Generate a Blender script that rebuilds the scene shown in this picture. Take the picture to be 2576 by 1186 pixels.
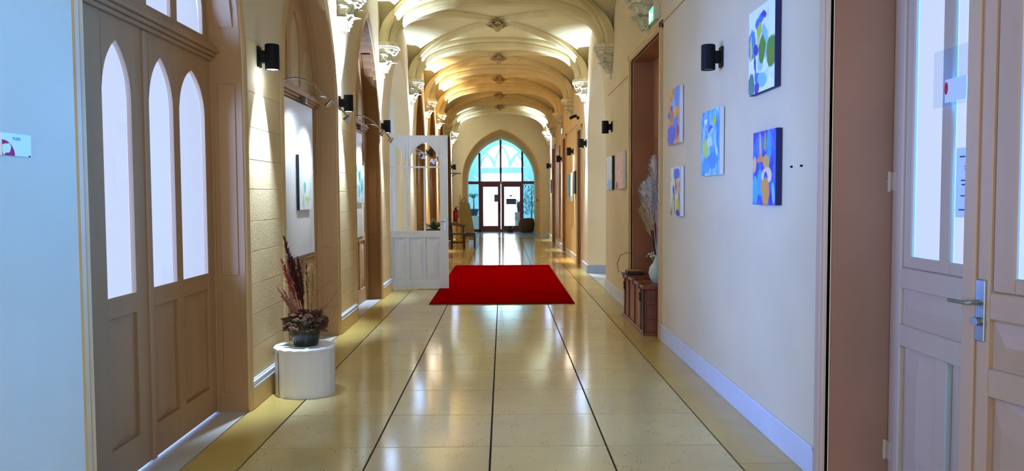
import bpy, math, random
from mathutils import Vector, Matrix
R = random.Random(7)
sc = bpy.context.scene
for o in list(bpy.data.objects): bpy.data.objects.remove(o)
COL = sc.collection
rad = math.radians

# ------------------------------------------------------------------ camera
F, PITCH, YAW, ROLL, CAMH = 1988.5, .04956, .0113, -.00475, 1.5
cam = bpy.data.cameras.new('camera'); cam.sensor_width = 36; cam.lens = 36*F/2576
cam.clip_start = .05; cam.clip_end = 200
co = bpy.data.objects.new('camera', cam); COL.objects.link(co)
r0 = Vector((math.cos(YAW), -math.sin(YAW), 0)); d0 = Vector((math.sin(YAW), math.cos(YAW), 0)); zz = Vector((0, 0, 1))
fw = d0*math.cos(PITCH) - zz*math.sin(PITCH); up0 = d0*math.sin(PITCH) + zz*math.cos(PITCH)
rt = r0*math.cos(ROLL) + up0*math.sin(ROLL); up = -r0*math.sin(ROLL) + up0*math.cos(ROLL)
m3 = Matrix((rt, up, -fw)).transposed()
co.matrix_world = Matrix.Translation((0, 0, CAMH)) @ m3.to_4x4()
sc.camera = co

# ------------------------------------------------------------------ world, daylight, added fill, exposure
w = bpy.data.worlds.new('overcast_sky'); sc.world = w; w.use_nodes = True
w.node_tree.nodes['Background'].inputs[0].default_value = (.60, .71, 1, 1)
w.node_tree.nodes['Background'].inputs[1].default_value = .8
sc.view_settings.view_transform = 'Standard'; sc.view_settings.look = 'None'
sc.view_settings.exposure = 0.5; sc.view_settings.gamma = 1; sc.view_settings.use_curve_mapping = False

def area(name, loc, direction, sx, sy, watts, col):
    l = bpy.data.lights.new(name, 'AREA'); l.shape = 'RECTANGLE'; l.size = sx; l.size_y = sy; l.energy = watts; l.color = col
    o = bpy.data.objects.new(name, l); COL.objects.link(o); o.location = loc
    o.rotation_euler = Vector(direction).to_track_quat('-Z', 'Z').to_euler()
    return o
DAY = (.62, .76, 1.0)
area('back_fill_light', (-.08, -3.9, 2.0), (0, 1, 0), 2.7, 3.2, 125, (.62, .76, 1.0))  # added fill from behind the viewer, standing for no known window
area('sky_outside_left_door', (-4.8, 4.1, 2.1), (1, 0, 0), 3.2, 3.4, 1400, (.13, .29, 1.0))
area('sky_outside_right_door', (4.6, 4.4, 1.8), (-1, -.3, 0), 2.6, 3.2, 2700, (.0, .24, 1.0))
area('daylight_left_passage', (-4.28, 13.94, 1.9), (1, 0, 0), 2.3, 2.8, 55, DAY)
area('daylight_right_passage', (5.1, 13.94, 1.9), (-1, 0, 0), 2.3, 2.8, 75, DAY)
area('foyer_fill_light', (0, 36, 4.85), (0, 0, -1), 3.0, 3.0, 150, (.6, .85, 1.0))  # added fill under the foyer ceiling, to brighten the foyer walls
LAMP = (.40, .59, 1.0)
LAMPW = (1.0, .86, .68)

# ------------------------------------------------------------------ helpers
def lin(c):
    return tuple(((v/255)/12.92 if v/255 <= .04045 else ((v/255+.055)/1.055)**2.4) for v in c)
MATS = {}
def M(name, col, rough=.6, metal=0.0, var=.08, scale=4.0, bump=0.0, bscale=30.0, spec=.5, objvar=0.0, spk=None, stretch=(1, 1, 1), trans=0):
    if name in MATS: return MATS[name]
    m = bpy.data.materials.new(name); m.use_nodes = True; nt = m.node_tree; b = nt.nodes['Principled BSDF']
    L = nt.links; c = lin(col)
    b.inputs['Roughness'].default_value = rough; b.inputs['Metallic'].default_value = metal
    b.inputs['Specular IOR Level'].default_value = spec
    tc = nt.nodes.new('ShaderNodeTexCoord'); mp = nt.nodes.new('ShaderNodeMapping'); mp.inputs['Scale'].default_value = stretch
    geo = nt.nodes.new('ShaderNodeNewGeometry')
    L.new(geo.outputs['Position'], mp.inputs[0])
    n = nt.nodes.new('ShaderNodeTexNoise'); n.inputs['Scale'].default_value = scale; n.inputs['Detail'].default_value = 5
    L.new(mp.outputs[0], n.inputs['Vector'])
    rp = nt.nodes.new('ShaderNodeValToRGB'); e = rp.color_ramp.elements
    e[0].position = .3; e[1].position = .7
    e[0].color = (*[max(0, v*(1-var)) for v in c], 1); e[1].color = (*[min(1, v*(1+var)) for v in c], 1)
    L.new(n.outputs['Fac'], rp.inputs[0]); out = rp.outputs[0]
    if spk:
        v = nt.nodes.new('ShaderNodeTexVoronoi'); v.inputs['Scale'].default_value = spk[0]; L.new(geo.outputs['Position'], v.inputs['Vector'])
        n2 = nt.nodes.new('ShaderNodeTexNoise'); n2.inputs['Scale'].default_value = 9; L.new(geo.outputs['Position'], n2.inputs['Vector'])
        r2 = nt.nodes.new('ShaderNodeMapRange'); r2.inputs['From Min'].default_value = spk[1]; r2.inputs['From Max'].default_value = spk[1]*1.6
        r2.inputs['To Min'].default_value = 1; r2.inputs['To Max'].default_value = 0; L.new(v.outputs['Distance'], r2.inputs[0])
        r3 = nt.nodes.new('ShaderNodeMapRange'); r3.inputs['From Min'].default_value = .5; r3.inputs['From Max'].default_value = .62; L.new(n2.outputs['Fac'], r3.inputs[0])
        mu = nt.nodes.new('ShaderNodeMath'); mu.operation = 'MULTIPLY'; L.new(r2.outputs[0], mu.inputs[0]); L.new(r3.outputs[0], mu.inputs[1])
        mx = nt.nodes.new('ShaderNodeMixRGB'); mx.inputs[2].default_value = (*lin(spk[2]), 1); L.new(mu.outputs[0], mx.inputs[0]); L.new(out, mx.inputs[1]); out = mx.outputs[0]
    if objvar:
        oi = nt.nodes.new('ShaderNodeObjectInfo'); mr = nt.nodes.new('ShaderNodeMapRange'); mr.inputs['To Min'].default_value = 1-objvar; mr.inputs['To Max'].default_value = 1+objvar
        L.new(oi.outputs['Random'], mr.inputs[0]); hs = nt.nodes.new('ShaderNodeHueSaturation'); L.new(mr.outputs[0], hs.inputs['Value']); L.new(out, hs.inputs['Color']); out = hs.outputs[0]
    L.new(out, b.inputs['Base Color'])
    if bump:
        nb = nt.nodes.new('ShaderNodeTexNoise'); nb.inputs['Scale'].default_value = bscale; nb.inputs['Detail'].default_value = 4; L.new(mp.outputs[0], nb.inputs['Vector'])
        bp = nt.nodes.new('ShaderNodeBump'); bp.inputs['Strength'].default_value = bump; bp.inputs['Distance'].default_value = .01
        L.new(nb.outputs['Fac'], bp.inputs['Height']); L.new(bp.outputs[0], b.inputs['Normal'])
    MATS[name] = m; return m
def EM(name, col, s):
    if name in MATS: return MATS[name]
    m = bpy.data.materials.new(name); m.use_nodes = True; nt = m.node_tree; b = nt.nodes['Principled BSDF']
    b.inputs['Base Color'].default_value = (.8, .85, .9, 1); b.inputs['Roughness'].default_value = .25
    n = nt.nodes.new('ShaderNodeTexNoise'); n.inputs['Scale'].default_value = 1.5
    tc = nt.nodes.new('ShaderNodeTexCoord'); nt.links.new(tc.outputs['Object'], n.inputs['Vector'])
    rp = nt.nodes.new('ShaderNodeValToRGB'); rp.color_ramp.elements[0].position = .35; rp.color_ramp.elements[1].position = .65
    rp.color_ramp.elements[0].color = (*[v*.9 for v in col], 1); rp.color_ramp.elements[1].color = (*col, 1)
    nt.links.new(n.outputs['Fac'], rp.inputs[0]); nt.links.new(rp.outputs[0], b.inputs['Emission Color'])
    b.inputs['Emission Strength'].default_value = s
    MATS[name] = m; return m
def GLASS(name, tint=(1, 1, 1), refl=1.0):
    if name in MATS: return MATS[name]
    m = bpy.data.materials.new(name); m.use_nodes = True; nt = m.node_tree; nt.nodes.remove(nt.nodes['Principled BSDF'])
    t = nt.nodes.new('ShaderNodeBsdfTransparent'); t.inputs[0].default_value = (*tint, 1)
    g = nt.nodes.new('ShaderNodeBsdfGlossy'); g.inputs['Roughness'].default_value = .02
    lw = nt.nodes.new('ShaderNodeLayerWeight'); pw = nt.nodes.new('ShaderNodeMath'); pw.operation = 'POWER'; pw.inputs[1].default_value = 5; nt.links.new(lw.outputs['Facing'], pw.inputs[0])
    fr = nt.nodes.new('ShaderNodeMath'); fr.operation = 'MULTIPLY_ADD'; fr.inputs[1].default_value = .6*refl; fr.inputs[2].default_value = .03*refl; nt.links.new(pw.outputs[0], fr.inputs[0])
    mx = nt.nodes.new('ShaderNodeMixShader'); nt.links.new(fr.outputs[0], mx.inputs[0]); nt.links.new(t.outputs[0], mx.inputs[1]); nt.links.new(g.outputs[0], mx.inputs[2])
    nt.links.new(mx.outputs[0], nt.nodes['Material Output'].inputs[0])
    MATS[name] = m; return m

class MB:
    def __init__(s): s.v = []; s.f = []
    def add(s, vs, fs):
        k = len(s.v); s.v += [tuple(p) for p in vs]; s.f += [tuple(i+k for i in f) for f in fs]; return s
    def box(s, x0, x1, y0, y1, z0, z1):
        x0, x1 = sorted((x0, x1)); y0, y1 = sorted((y0, y1)); z0, z1 = sorted((z0, z1))
        return s.add([(x0,y0,z0),(x1,y0,z0),(x1,y1,z0),(x0,y1,z0),(x0,y0,z1),(x1,y0,z1),(x1,y1,z1),(x0,y1,z1)],
            [(0,3,2,1),(4,5,6,7),(0,1,5,4),(1,2,6,5),(2,3,7,6),(3,0,4,7)])
    def loft(s, rings, cap=True, closed=True):
        n = len(rings[0]); vs = [p for r in rings for p in r]; fs = []
        for i in range(len(rings)-1):
            for j in range(n if closed else n-1):
                a = i*n+j; b = i*n+(j+1) % n; fs.append((a, b, b+n, a+n))
        if cap and closed: fs.append(tuple(range(n-1, -1, -1))); fs.append(tuple(range((len(rings)-1)*n, len(rings)*n)))
        return s.add(vs, fs)
    def lathe(s, prof, n=24, c=(0, 0, 0), cap=True):
        return s.loft([[(c[0]+r*math.cos(2*math.pi*j/n), c[1]+r*math.sin(2*math.pi*j/n), c[2]+z) for j in range(n)] for r, z in prof], cap=cap)
    def tube(s, path, r, n=8):
        path = [Vector(p) for p in path]; rs = r if isinstance(r, (list, tuple)) else [r]*len(path); rings = []
        for i, p in enumerate(path):
            t = (path[min(i+1, len(path)-1)]-path[max(i-1, 0)]).normalized()
            a = t.orthogonal().normalized() if i == 0 else (pa - t*pa.dot(t)).normalized(); pa = a; b = t.cross(a)
            rings.append([p+(a*math.cos(2*math.pi*j/n)+b*math.sin(2*math.pi*j/n))*rs[i] for j in range(n)])
        return s.loft(rings)
    def strip(s, us, lo, hi, d0, d1, mp):
        """solid between curves lo(u) and hi(u), from depth d0 to d1, mapped by mp(u, w, d)"""
        vs = []; fs = []
        for u in us:
            a, b = lo(u), hi(u)
            vs += [mp(u, a, d0), mp(u, b, d0), mp(u, a, d1), mp(u, b, d1)]
        n = len(us)
        for i in range(n-1):
            k = 4*i
            fs += [(k, k+4, k+5, k+1), (k+2, k+3, k+7, k+6), (k, k+2, k+6, k+4), (k+1, k+5, k+7, k+3)]
        k = 4*(n-1); fs += [(0, 1, 3, 2), (k, k+2, k+3, k+1)]
        return s.add(vs, fs)
    def poly(s, pts, d0, d1, mp):
        n = len(pts); vs = [mp(u, w_, d0) for u, w_ in pts]+[mp(u, w_, d1) for u, w_ in pts]
        fs = [tuple(range(n)), tuple(range(2*n-1, n-1, -1))]+[(i, i+n, (i+1) % n+n, (i+1) % n) for i in range(n)]
        return s.add(vs, fs)
    def mesh(s, name):
        me = bpy.data.meshes.new(name); me.from_pydata(s.v, [], s.f); me.validate()
        import bmesh
        b = bmesh.new(); b.from_mesh(me); bmesh.ops.recalc_face_normals(b, faces=b.faces); b.to_mesh(me); b.free()
        return me
    def build(s, name, mat, parent=None, bevel=0, smooth=False, seg=1, loc=None, rot=None, label=None):
        me = s.mesh(name); me.materials.append(mat)
        if smooth:
            for p in me.polygons: p.use_smooth = True
            me.set_sharp_from_angle(angle=rad(35))
        o = bpy.data.objects.new(name, me); COL.objects.link(o)
        if parent: o.parent = parent
        if loc: o.location = loc
        if rot: o.rotation_euler = rot
        if bevel:
            bm = o.modifiers.new('bevel', 'BEVEL'); bm.width = bevel; bm.segments = seg; bm.limit_method = 'ANGLE'; bm.angle_limit = rad(40)
        if label: o['label'] = label
        return o
def empty(name, loc=(0, 0, 0), rz=0, parent=None):
    o = bpy.data.objects.new(name, None); COL.objects.link(o); o.location = loc; o.rotation_euler = (0, 0, rz); o.empty_display_size = .05
    if parent: o.parent = parent
    return o
def thing(name, label, cat, loc=(0, 0, 0), rz=0, group=None):
    return tag(empty(name, loc, rz), label, cat, group)
def tag(o, label, cat, group=None):
    o['label'] = label; o['category'] = cat
    if group: o['group'] = group
    return o
def struct(o, label=None, cat=None):
    o['kind'] = 'structure'
    if label: o['label'] = label
    if cat: o['category'] = cat
    return o
def copy_tree(o, parent=None):
    c = o.copy(); COL.objects.link(c); c.parent = parent
    for ch in list(o.children): copy_tree(ch, c)
    return c
def share(me, name, parent=None, loc=(0, 0, 0), rot=(0, 0, 0), scale=(1, 1, 1)):
    o = bpy.data.objects.new(name, me); COL.objects.link(o); o.parent = parent; o.location = loc; o.rotation_euler = rot; o.scale = scale; return o
def frange(a, b, n): return [a+(b-a)*i/n for i in range(n+1)]
def pointed(a, r):
    Rr = (r*r+a*a)/(2*a)
    return lambda u: math.sqrt(max(0, Rr*Rr-(min(abs(u), a)+Rr-a)**2))
YZ = lambda X0=0, s=1: (lambda u, w_, d: (d, u, w_))     # u -> Y, w -> Z, d -> X
XZ = lambda: (lambda u, w_, d: (u, d, w_))               # u -> X, w -> Z, d -> Y
yz, xz = YZ(), XZ()

# ------------------------------------------------------------------ materials
PLASTER = M('cream_plaster', (224, 201, 158), .85, spec=.15, var=.05, scale=1.2, bump=.12, bscale=60)
STONE = M('dressed_stone', (224, 192, 134), .8, spec=.2, var=.07, scale=2.5, bump=.15, bscale=50, objvar=.05)
BOSSM = M('boss_stone', (178, 150, 100), .8, spec=.2, var=.2, scale=14)
VAULT = M('vault_limewash', (224, 206, 150), .85, var=.05, scale=1.5, bump=.1, bscale=40)
RIB = M('rib_stone', (222, 200, 142), .8, var=.08, scale=3, bump=.15, bscale=40)
CARVED = M('carved_stone', (224, 210, 170), .65, var=.12, scale=12, bump=.2, bscale=60)
GROUT = M('dark_joint', (38, 30, 22), .8, var=.15)
TILE = M('terrazzo_tile', (218, 192, 126), .12, var=.07, scale=1.4, spec=.5, objvar=.05, spk=(55, .16, (120, 92, 45)))
BORDER = M('yellow_border_stone', (200, 166, 84), .2, var=.09, scale=1.6, spec=.5, objvar=.04)
TANSHADE = M('tan_wood_in_shade', (134, 90, 44), .6, spec=.25, var=.1, scale=3, stretch=(1, 1, .2))  # darker tan for the bay linings: their shade is put into the colour
BEIGE = M('beige_painted_wood', (196, 156, 108), .55, spec=.3, var=.07, scale=3, bump=.05, bscale=25, stretch=(1, 1, .2))
TAN = M('tan_painted_wood', (172, 130, 84), .55, spec=.3, var=.1, scale=3, bump=.06, bscale=25, stretch=(1, 1, .2))
PINKBEIGE = M('rose_beige_painted_wood', (202, 168, 138), .45, var=.07, scale=3, bump=.06, bscale=30, stretch=(1, 1, .2))
REVEAL = M('brown_painted_reveal', (160, 108, 80), .6, spec=.25, var=.08, scale=2)
CASING = M('ochre_moulding', (202, 164, 104), .45, var=.08)
WHITEWOOD = M('white_painted_wood', (236, 242, 255), .4, var=.02, scale=4)
WHITEPAINT = M('white_baseboard_paint', (214, 214, 212), .45, var=.05)
BLACKMETAL = M('black_powder_coat', (8, 8, 9), .6, var=.1, spec=.2)
STEEL = M('brushed_steel', (170, 178, 182), .35, 1.0, var=.08, scale=20, stretch=(1, 1, .1))
CHROME = M('polished_chrome', (205, 205, 210), .15, 1.0, var=.03)
MAHOGANY = M('mahogany_frame', (126, 24, 28), .35, var=.15, scale=3)
REDCARPET = M('red_carpet_pile', (146, 0, 0), 1.0, var=.12, scale=40, bump=.4, bscale=400, spec=0)
BLACKRUBBER = M('black_rubber_edge', (14, 12, 12), .8)
OUTDOOR = EM('bright_daylit_glass', (.84, .94, 1.0), 6.0)
CLEAR = GLASS('clear_glass', (.97, .99, 1))
TINTED = GLASS('cool_tinted_glass', (.82, .95, 1.0))
PANE = GLASS('daylit_glass', (.98, .99, 1)); PANER = PANE
BOARDW = M('white_board', (236, 238, 240), .5, var=.02)

XL, XR, XC = -1.79, 1.64, -.075
PIERS = [-3.3, -.2, 2.85, 5.9, 8.9, 11.95, 15.5, 18.55, 21.6, 24.75, 27.65]   # rib lines
YEND = 28.65
YBACK = -4.0
# left openings: (centre, half width)
BAYS = [(4.46, 1.06), (7.52, 1.05), (10.6, 1.0), (13.94, 1.36), (17.2, 1.0), (20.2, 1.0), (23.25, 1.0), (26.25, 1.0)]
ZS, RISE = 2.35, 1.53
WTOP = 4.75

# ------------------------------------------------------------------ floor
fb = MB(); fb.box(-2.12, 2.2, YBACK, 38.6, -.12, -.012)
floor = struct(fb.build('floor', GROUT))
s = .695; x0 = -.0806
tm = MB().box(-s/2+.006, s/2-.006, -s/2+.0042, s/2-.0042, -.014, 0).mesh('floor_tile'); tm.materials.append(TILE)
for r in range(-12, 35):
    y = 4.675+s*(r+.5)
    if y > YEND+.1: break
    for c in (-2, -1, 0, 1): share(tm, 'floor_tile', floor, (x0+s*(c+.5), y, 0))
bl = MB().box(XL+.004, x0-2*s-.006, -1.388, 1.388, -.014, 0).mesh('border_slab'); bl.materials.append(BORDER)
br = MB().box(x0+2*s+.006, XR-.01, -1.388, 1.388, -.014, 0).mesh('border_slab'); br.materials.append(BORDER)
for i in range(12):
    y = YBACK+1.39+2.78*i
    if y > YEND+.5: break
    share(bl, 'border_slab', floor, (0, y, 0)); share(br, 'border_slab', floor, (0, y, 0))
SILL = M('threshold_stone', (206, 198, 176), .25, var=.06, scale=2)
for yc, a in BAYS:
    MB().box(-2.11 if a < 1.2 else -4.35, XL-.006, yc-a, yc+a, -.014, -.001).build('threshold_slab', SILL, floor)
MB().box(XR+.004, 5.2, 12.58, 15.3, -.014, -.001).build('threshold_slab', SILL, floor)
for y0_, y1_ in ((2.0, 3.97), (8.2, 10.1), (16.4, 17.26), (20.4, 21.47), (24.5, 25.9)):
    MB().box(XR+.004, 2.15, y0_, y1_, -.014, -.001).build('threshold_slab', SILL, floor)
FOYER = M('foyer_tile', (150, 178, 186), .18, var=.06, scale=2, spk=(40, .14, (90, 110, 120)))
MB().box(-2.4, 2.4, YEND+.02, 38.6, -.014, -.001).build('foyer_paving', FOYER, floor)

# ------------------------------------------------------------------ left wall
def arch_path(yc, a, zs, r, n=14):
    f = pointed(a, r); p = [(yc-a, 0)]+[(yc-a, zs*i/6) for i in range(1, 6)]
    us = [-a*math.cos(math.pi/2*i/n) for i in range(n+1)]
    left = [(yc+u, zs+f(u)) for u in us]
    return p+left+[(2*yc-y, z) for y, z in reversed(left[:-1])]+[(2*yc-y, z) for y, z in reversed(p)]
wl = MB(); edge = YBACK; XLO = -2.07
f0 = None
for yc, a in BAYS:
    wl.box(XL, XLO, edge, yc-a, -.1, WTOP)
    f = pointed(a, RISE)
    wl.strip([yc-a+2*a*(.5-.5*math.cos(math.pi*i/28)) for i in range(29)], lambda u: ZS+f(u-yc), lambda u: WTOP, XL, XLO, yz)
    edge = yc+a
wl.box(XL, XLO, edge, YEND+.3, -.1, WTOP)
wall_left = struct(wl.build('wall_left', PLASTER), 'cream left corridor wall with pointed arched bays')
# stone courses on the piers
edges = [(BAYS[i][0]+BAYS[i][1], BAYS[i+1][0]-BAYS[i+1][1]) for i in range(len(BAYS)-1)]
zc = [.215, .43, .665, .88, 1.115, 1.33, 1.56, 1.77, 2.0, 2.25]
for k, (a, b) in enumerate(edges[:4]):
    if b-a < .2: continue
    for i in range(len(zc)-1):
        MB().box(XL+.004, XL-.02, a+.055, b-.055, zc[i]+.0015, zc[i+1]-.0015).build('stone_block', STONE, wall_left, bevel=.002)
    MB().box(XL+.004, XL-.02, a+.055, b-.055, 2.252, 2.62).build('stone_block', STONE, wall_left, bevel=.002)
for k, (a, b) in enumerate(edges):
    m = MB(); m.box(XL+.022, XL-.02, a+.03, b-.03, 0, .15)
    pl = m.build('baseboard_left', STONE, None, bevel=.003); struct(pl)
    m = MB()
    for z0, z1, p in ((.15, .165, .03), (.165, .185, .02), (.185, .2, .026), (.2, .212, .012)): m.box(XL+p, XL-.02, a+.03, b-.03, z0, z1)
    m.build('moulding', WHITEPAINT, pl, bevel=.002)
bn = MB().box(XL+.018, XL-.02, YBACK, 3.38, 0, .17).build('baseboard_left', WHITEPAINT, bevel=.004); struct(bn)

# ------------------------------------------------------------------ left bay joinery
def sweep_arch(path, prof, name, mat, parent, smooth=False):
    """prof: list of (X, inward offset); path in (Y, Z)"""
    P = [Vector((0, y, z)) for y, z in path]; c = Vector((0, sum(p.y for p in P)/len(P), 1.2)); rings = []
    for i, p in enumerate(P):
        t = (P[min(i+1, len(P)-1)]-P[max(i-1, 0)]).normalized(); n = Vector((0, t.z, -t.y))
        rings.append([(X, p.y+n.y*d, p.z+n.z*d) for X, d in prof])
    return MB().loft(rings).build(name, mat, parent, smooth=smooth)
def lancet_head(mb, u0, u1, zs, rise, ztop, d0, d1, mp, n=10):
    a = (u1-u0)/2; c = (u0+u1)/2; f = pointed(a, rise)
    mb.strip([c-a*math.cos(math.pi*i/(2*n)) for i in range(2*n+1)], lambda u: zs+f(u-c), lambda u: ztop, d0, d1, mp)
def lancet_pts(u0, u1, z0, zs, rise, n=9, top=None):
    a = (u1-u0)/2; c = (u0+u1)/2; f = pointed(a, rise)
    return [(u0, z0), (u1, z0)]+[(c+a*math.cos(math.pi*i/(2*n)), zs+f(a*math.cos(math.pi*i/(2*n)))) for i in range(2*n+1)]
def cut_panel(u0, u1, z0, z1, d, h, mp):
    """raised panel with chamfered point at top and bottom; d = ground depth, h = height towards the viewer"""
    m = MB(); b = .035; k = (u0+u1)/2
    o = [(u0-.01, z0-.01), (u1+.01, z0-.01), (u1+.01, z1+.01), (u0-.01, z1+.01)]
    ins = [(u0+b+.02, z0+b+.075), (k, z0+b+.012), (u1-b-.02, z0+b+.075), (u1-b-.02, z1-b-.075), (k, z1-b-.012), (u0+b+.02, z1-b-.075)]
    V = [mp(u, z, d) for u, z in o]+[mp(u, z, d+h) for u, z in ins]+[mp(k, z0+b+.11, d+h*1.5), mp(k, z1-b-.11, d+h*1.5)]
    Fc = [(0, 1, 6, 5), (0, 5, 4), (1, 6, 5), (1, 2, 7, 6), (2, 7, 8), (2, 3, 8), (3, 9, 8), (3, 0, 4, 9),
          (4, 5, 10), (5, 6, 10), (6, 7, 11, 10), (7, 8, 11), (8, 9, 11), (9, 4, 10, 11)]
    Fc[0] = (0, 1, 5)
    m.add(V, Fc); return m
def left_door(n, yc, a, panes, wood, lit, single=False):
    root = struct(empty('door_%d' % n), ('beige double door with %s pointed panes in the arched left bay' % ('frosted' if lit else 'covered')))
    path = arch_path(yc, a, ZS, RISE); lw_ = wood if n < 2 else BEIGE if n == 2 else TANSHADE
    lining = sweep_arch(path, [(XL-.002, .0), (XL-.002, .028), (-2.0, .028), (-2.0, .0)], 'lining', lw_, root)
    for sg in (-1, 1):        # jamb panels
        for z0, z1 in ((.14, .86), (.96, 2.28)):
            yj = yc+sg*(a-.028)
            m = MB(); m.box(XL-.045, -1.955, yj, yj-sg*.006, z0, z1); m.build('jamb_panel', lw_, lining, bevel=.004)
    f = pointed(a, RISE)      # soffit panels
    for i in range(2):
        for sg in (-1, 1):
            us = frange(.99, .55, 6) if i == 0 else frange(.5, .06, 6)
            rings = []
            for q in us:
                u = sg*q*(a-.02); e = 1e-3; sl = (f(u+e)-f(u-e))/(2*e); nn = Vector((sl, -1)).normalized()
                y = yc+u; z = ZS+f(u)
                rings.append([(X, y+nn.x*d, z+nn.y*d) for X, d in ((XL-.045, .026), (XL-.045, .034), (-1.955, .034), (-1.955, .026))])
            MB().loft(rings).build('soffit_panel', lw_, lining)
    sweep_arch(path, [(XL-.01, -.05), (XL+.012, -.05), (XL+.02, -.034), (XL+.012, -.02), (XL+.024, -.006), (XL+.012, .016), (XL-.01, .02)], 'casing', CASING, root, smooth=True)
    D0, D1 = -2.0, -2.03
    for sg in (-1, 1):
        mp = lambda u, z, d, sg=sg: (d, yc+sg*u, z)
        W = a-.03; g1, g2 = (.07, .40), (.49, W-.12)
        cols = (g1, g2)
        if single and sg < 0: g1, g2 = (.144, .458), (.458, .458); cols = (g1,)
        lf = MB()
        for u0, u1 in ((.004, g1[0]), (g1[1], g2[0]), (g2[1], W-.01)):
            if u1-u0 < 1e-4: continue
            lf.strip([u0, u1], lambda u: .012, lambda u: 2.44, D0, D1, mp)
        for u0, u1 in cols:
            lf.strip([u0, u1], lambda u: .012, lambda u: .2, D0, D1, mp); lf.strip([u0, u1], lambda u: .88, lambda u: .97, D0, D1, mp)
            lancet_head(lf, u0, u1, 2.03, .29, 2.44, D0, D1, mp)
        leaf = lf.build('leaf', wood, root, bevel=.004)
        for u0, u1 in cols:
            cut_panel(u0, u1, .2, .88, -2.024, .016, mp).build('panel', wood, leaf)
            MB().poly(lancet_pts(u0-.005, u1+.005, .965, 2.03, .295), -2.014, -2.018, mp).build('pane', panes, leaf)
            b = MB()
            for z in (.97,): b.strip([u0, u1], lambda u: z, lambda u: z+.018, D0-.002, -2.012, mp)
            b.build('glazing_bead', wood, leaf)
        # tier above the transom
        t = MB(); zt = 2.53
        for u0, u1 in ((0, g1[0]), (g1[1], g2[0]), (g2[1], W)) if len(cols) > 1 else ((0, g1[0]), (g1[1], W)): t.strip(frange(u0, u1, 4), lambda u: zt, lambda u: max(zt, ZS+f(u)-.02), D0, D1, mp)
        for (u0, u1), zs in zip(cols, (3.0, 2.72)):
            t.strip([u0, u1], lambda u: zt, lambda u: 2.59, D0, D1, mp)
            c = (u0+u1)/2; hw = (u1-u0)/2; q = pointed(hw, .3)
            t.strip([c-hw*math.cos(math.pi*i/16) for i in range(17)], lambda u: zs+q(u-c), lambda u: max(zs+q(u-c)+.005, ZS+f(u)-.02), D0, D1, mp)
        tl = t.build('transom_light', wood, root, bevel=.003)
        for (u0, u1), zs in zip(cols, (3.0, 2.72)):
            MB().poly(lancet_pts(u0-.005, u1+.005, 2.585, zs, .305), -2.014, -2.018, mp).build('pane', panes, tl)
        fr = MB(); fr.strip([W-.012, a-.005], lambda u: .002, lambda u: ZS+.1, -1.985, -2.06, mp); fr.build('jamb_frame', wood, root, bevel=.004)
    m = MB()
    for z0, z1, X in ((2.435, 2.46, -1.975), (2.46, 2.485, -1.955), (2.485, 2.51, -1.935), (2.51, 2.535, -1.95), (2.535, 2.55, -1.98)):
        m.box(X, -2.05, yc-a+.03, yc+a-.03, z0, z1)
    m.build('transom_rail', wood, root, bevel=.004)
    MB().box(-1.982, -2.05, yc-.022, yc+.022, .012, 2.43).build('meeting_bead', wood, root, bevel=.006)
    return root
COVER = M('beige_infill_board', (205, 178, 130), .6, var=.05)
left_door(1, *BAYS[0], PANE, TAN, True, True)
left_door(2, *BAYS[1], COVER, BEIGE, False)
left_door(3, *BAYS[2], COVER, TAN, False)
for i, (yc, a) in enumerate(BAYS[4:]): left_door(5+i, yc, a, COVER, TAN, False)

# ------------------------------------------------------------------ right wall
wr = MB(); edge = YBACK; XO = 2.06
RO = [(2.0, 3.97, 3.2, 'r'), (8.2, 10.1, 3.2, 'r'), (12.58, 15.3, 0, 'a'), (16.4, 17.26, 2.9, 'r'), (20.4, 21.47, 3.02, 'r'), (24.5, 25.9, 3.02, 'r')]
for y0_, y1_, zt, k in RO:
    wr.box(XR, XO, edge, y0_, -.1, WTOP)
    if k == 'r': wr.box(XR, XO, y0_, y1_, zt, WTOP)
    else:
        yc = (y0_+y1_)/2; a = (y1_-y0_)/2; f = pointed(a, RISE)
        wr.strip([yc-a*math.cos(math.pi*i/28) for i in range(29)], lambda u: ZS+f(u-yc), lambda u: WTOP, XR, XO, yz)
    edge = y1_
wr.box(XR, XO, edge, YEND+.3, -.1, WTOP)
wall_right = struct(wr.build('wall_right', PLASTER), 'cream right corridor wall hung with paintings')
ends = [(YBACK, 1.9), (4.085, 8.1), (10.2, 12.57), (15.31, 16.3), (17.36, 20.3), (21.57, 24.4), (26.0, YEND)]
for a, b in ends:
    o = struct(MB().box(XR-.016, XR+.01, a, b, 0, .155).build('baseboard_right', WHITEPAINT, bevel=.003))
    MB().box(XR-.022, XR+.01, a, b, .155, .168).build('moulding', WHITEPAINT, o, bevel=.004)
BLUEBASE = M('grey_baseboard_paint', (150, 158, 178), .4, var=.06)
o = struct(MB().box(XR-.016, XO, 15.284, 15.305, 0, .155).build('baseboard_passage', BLUEBASE, bevel=.003))
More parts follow.
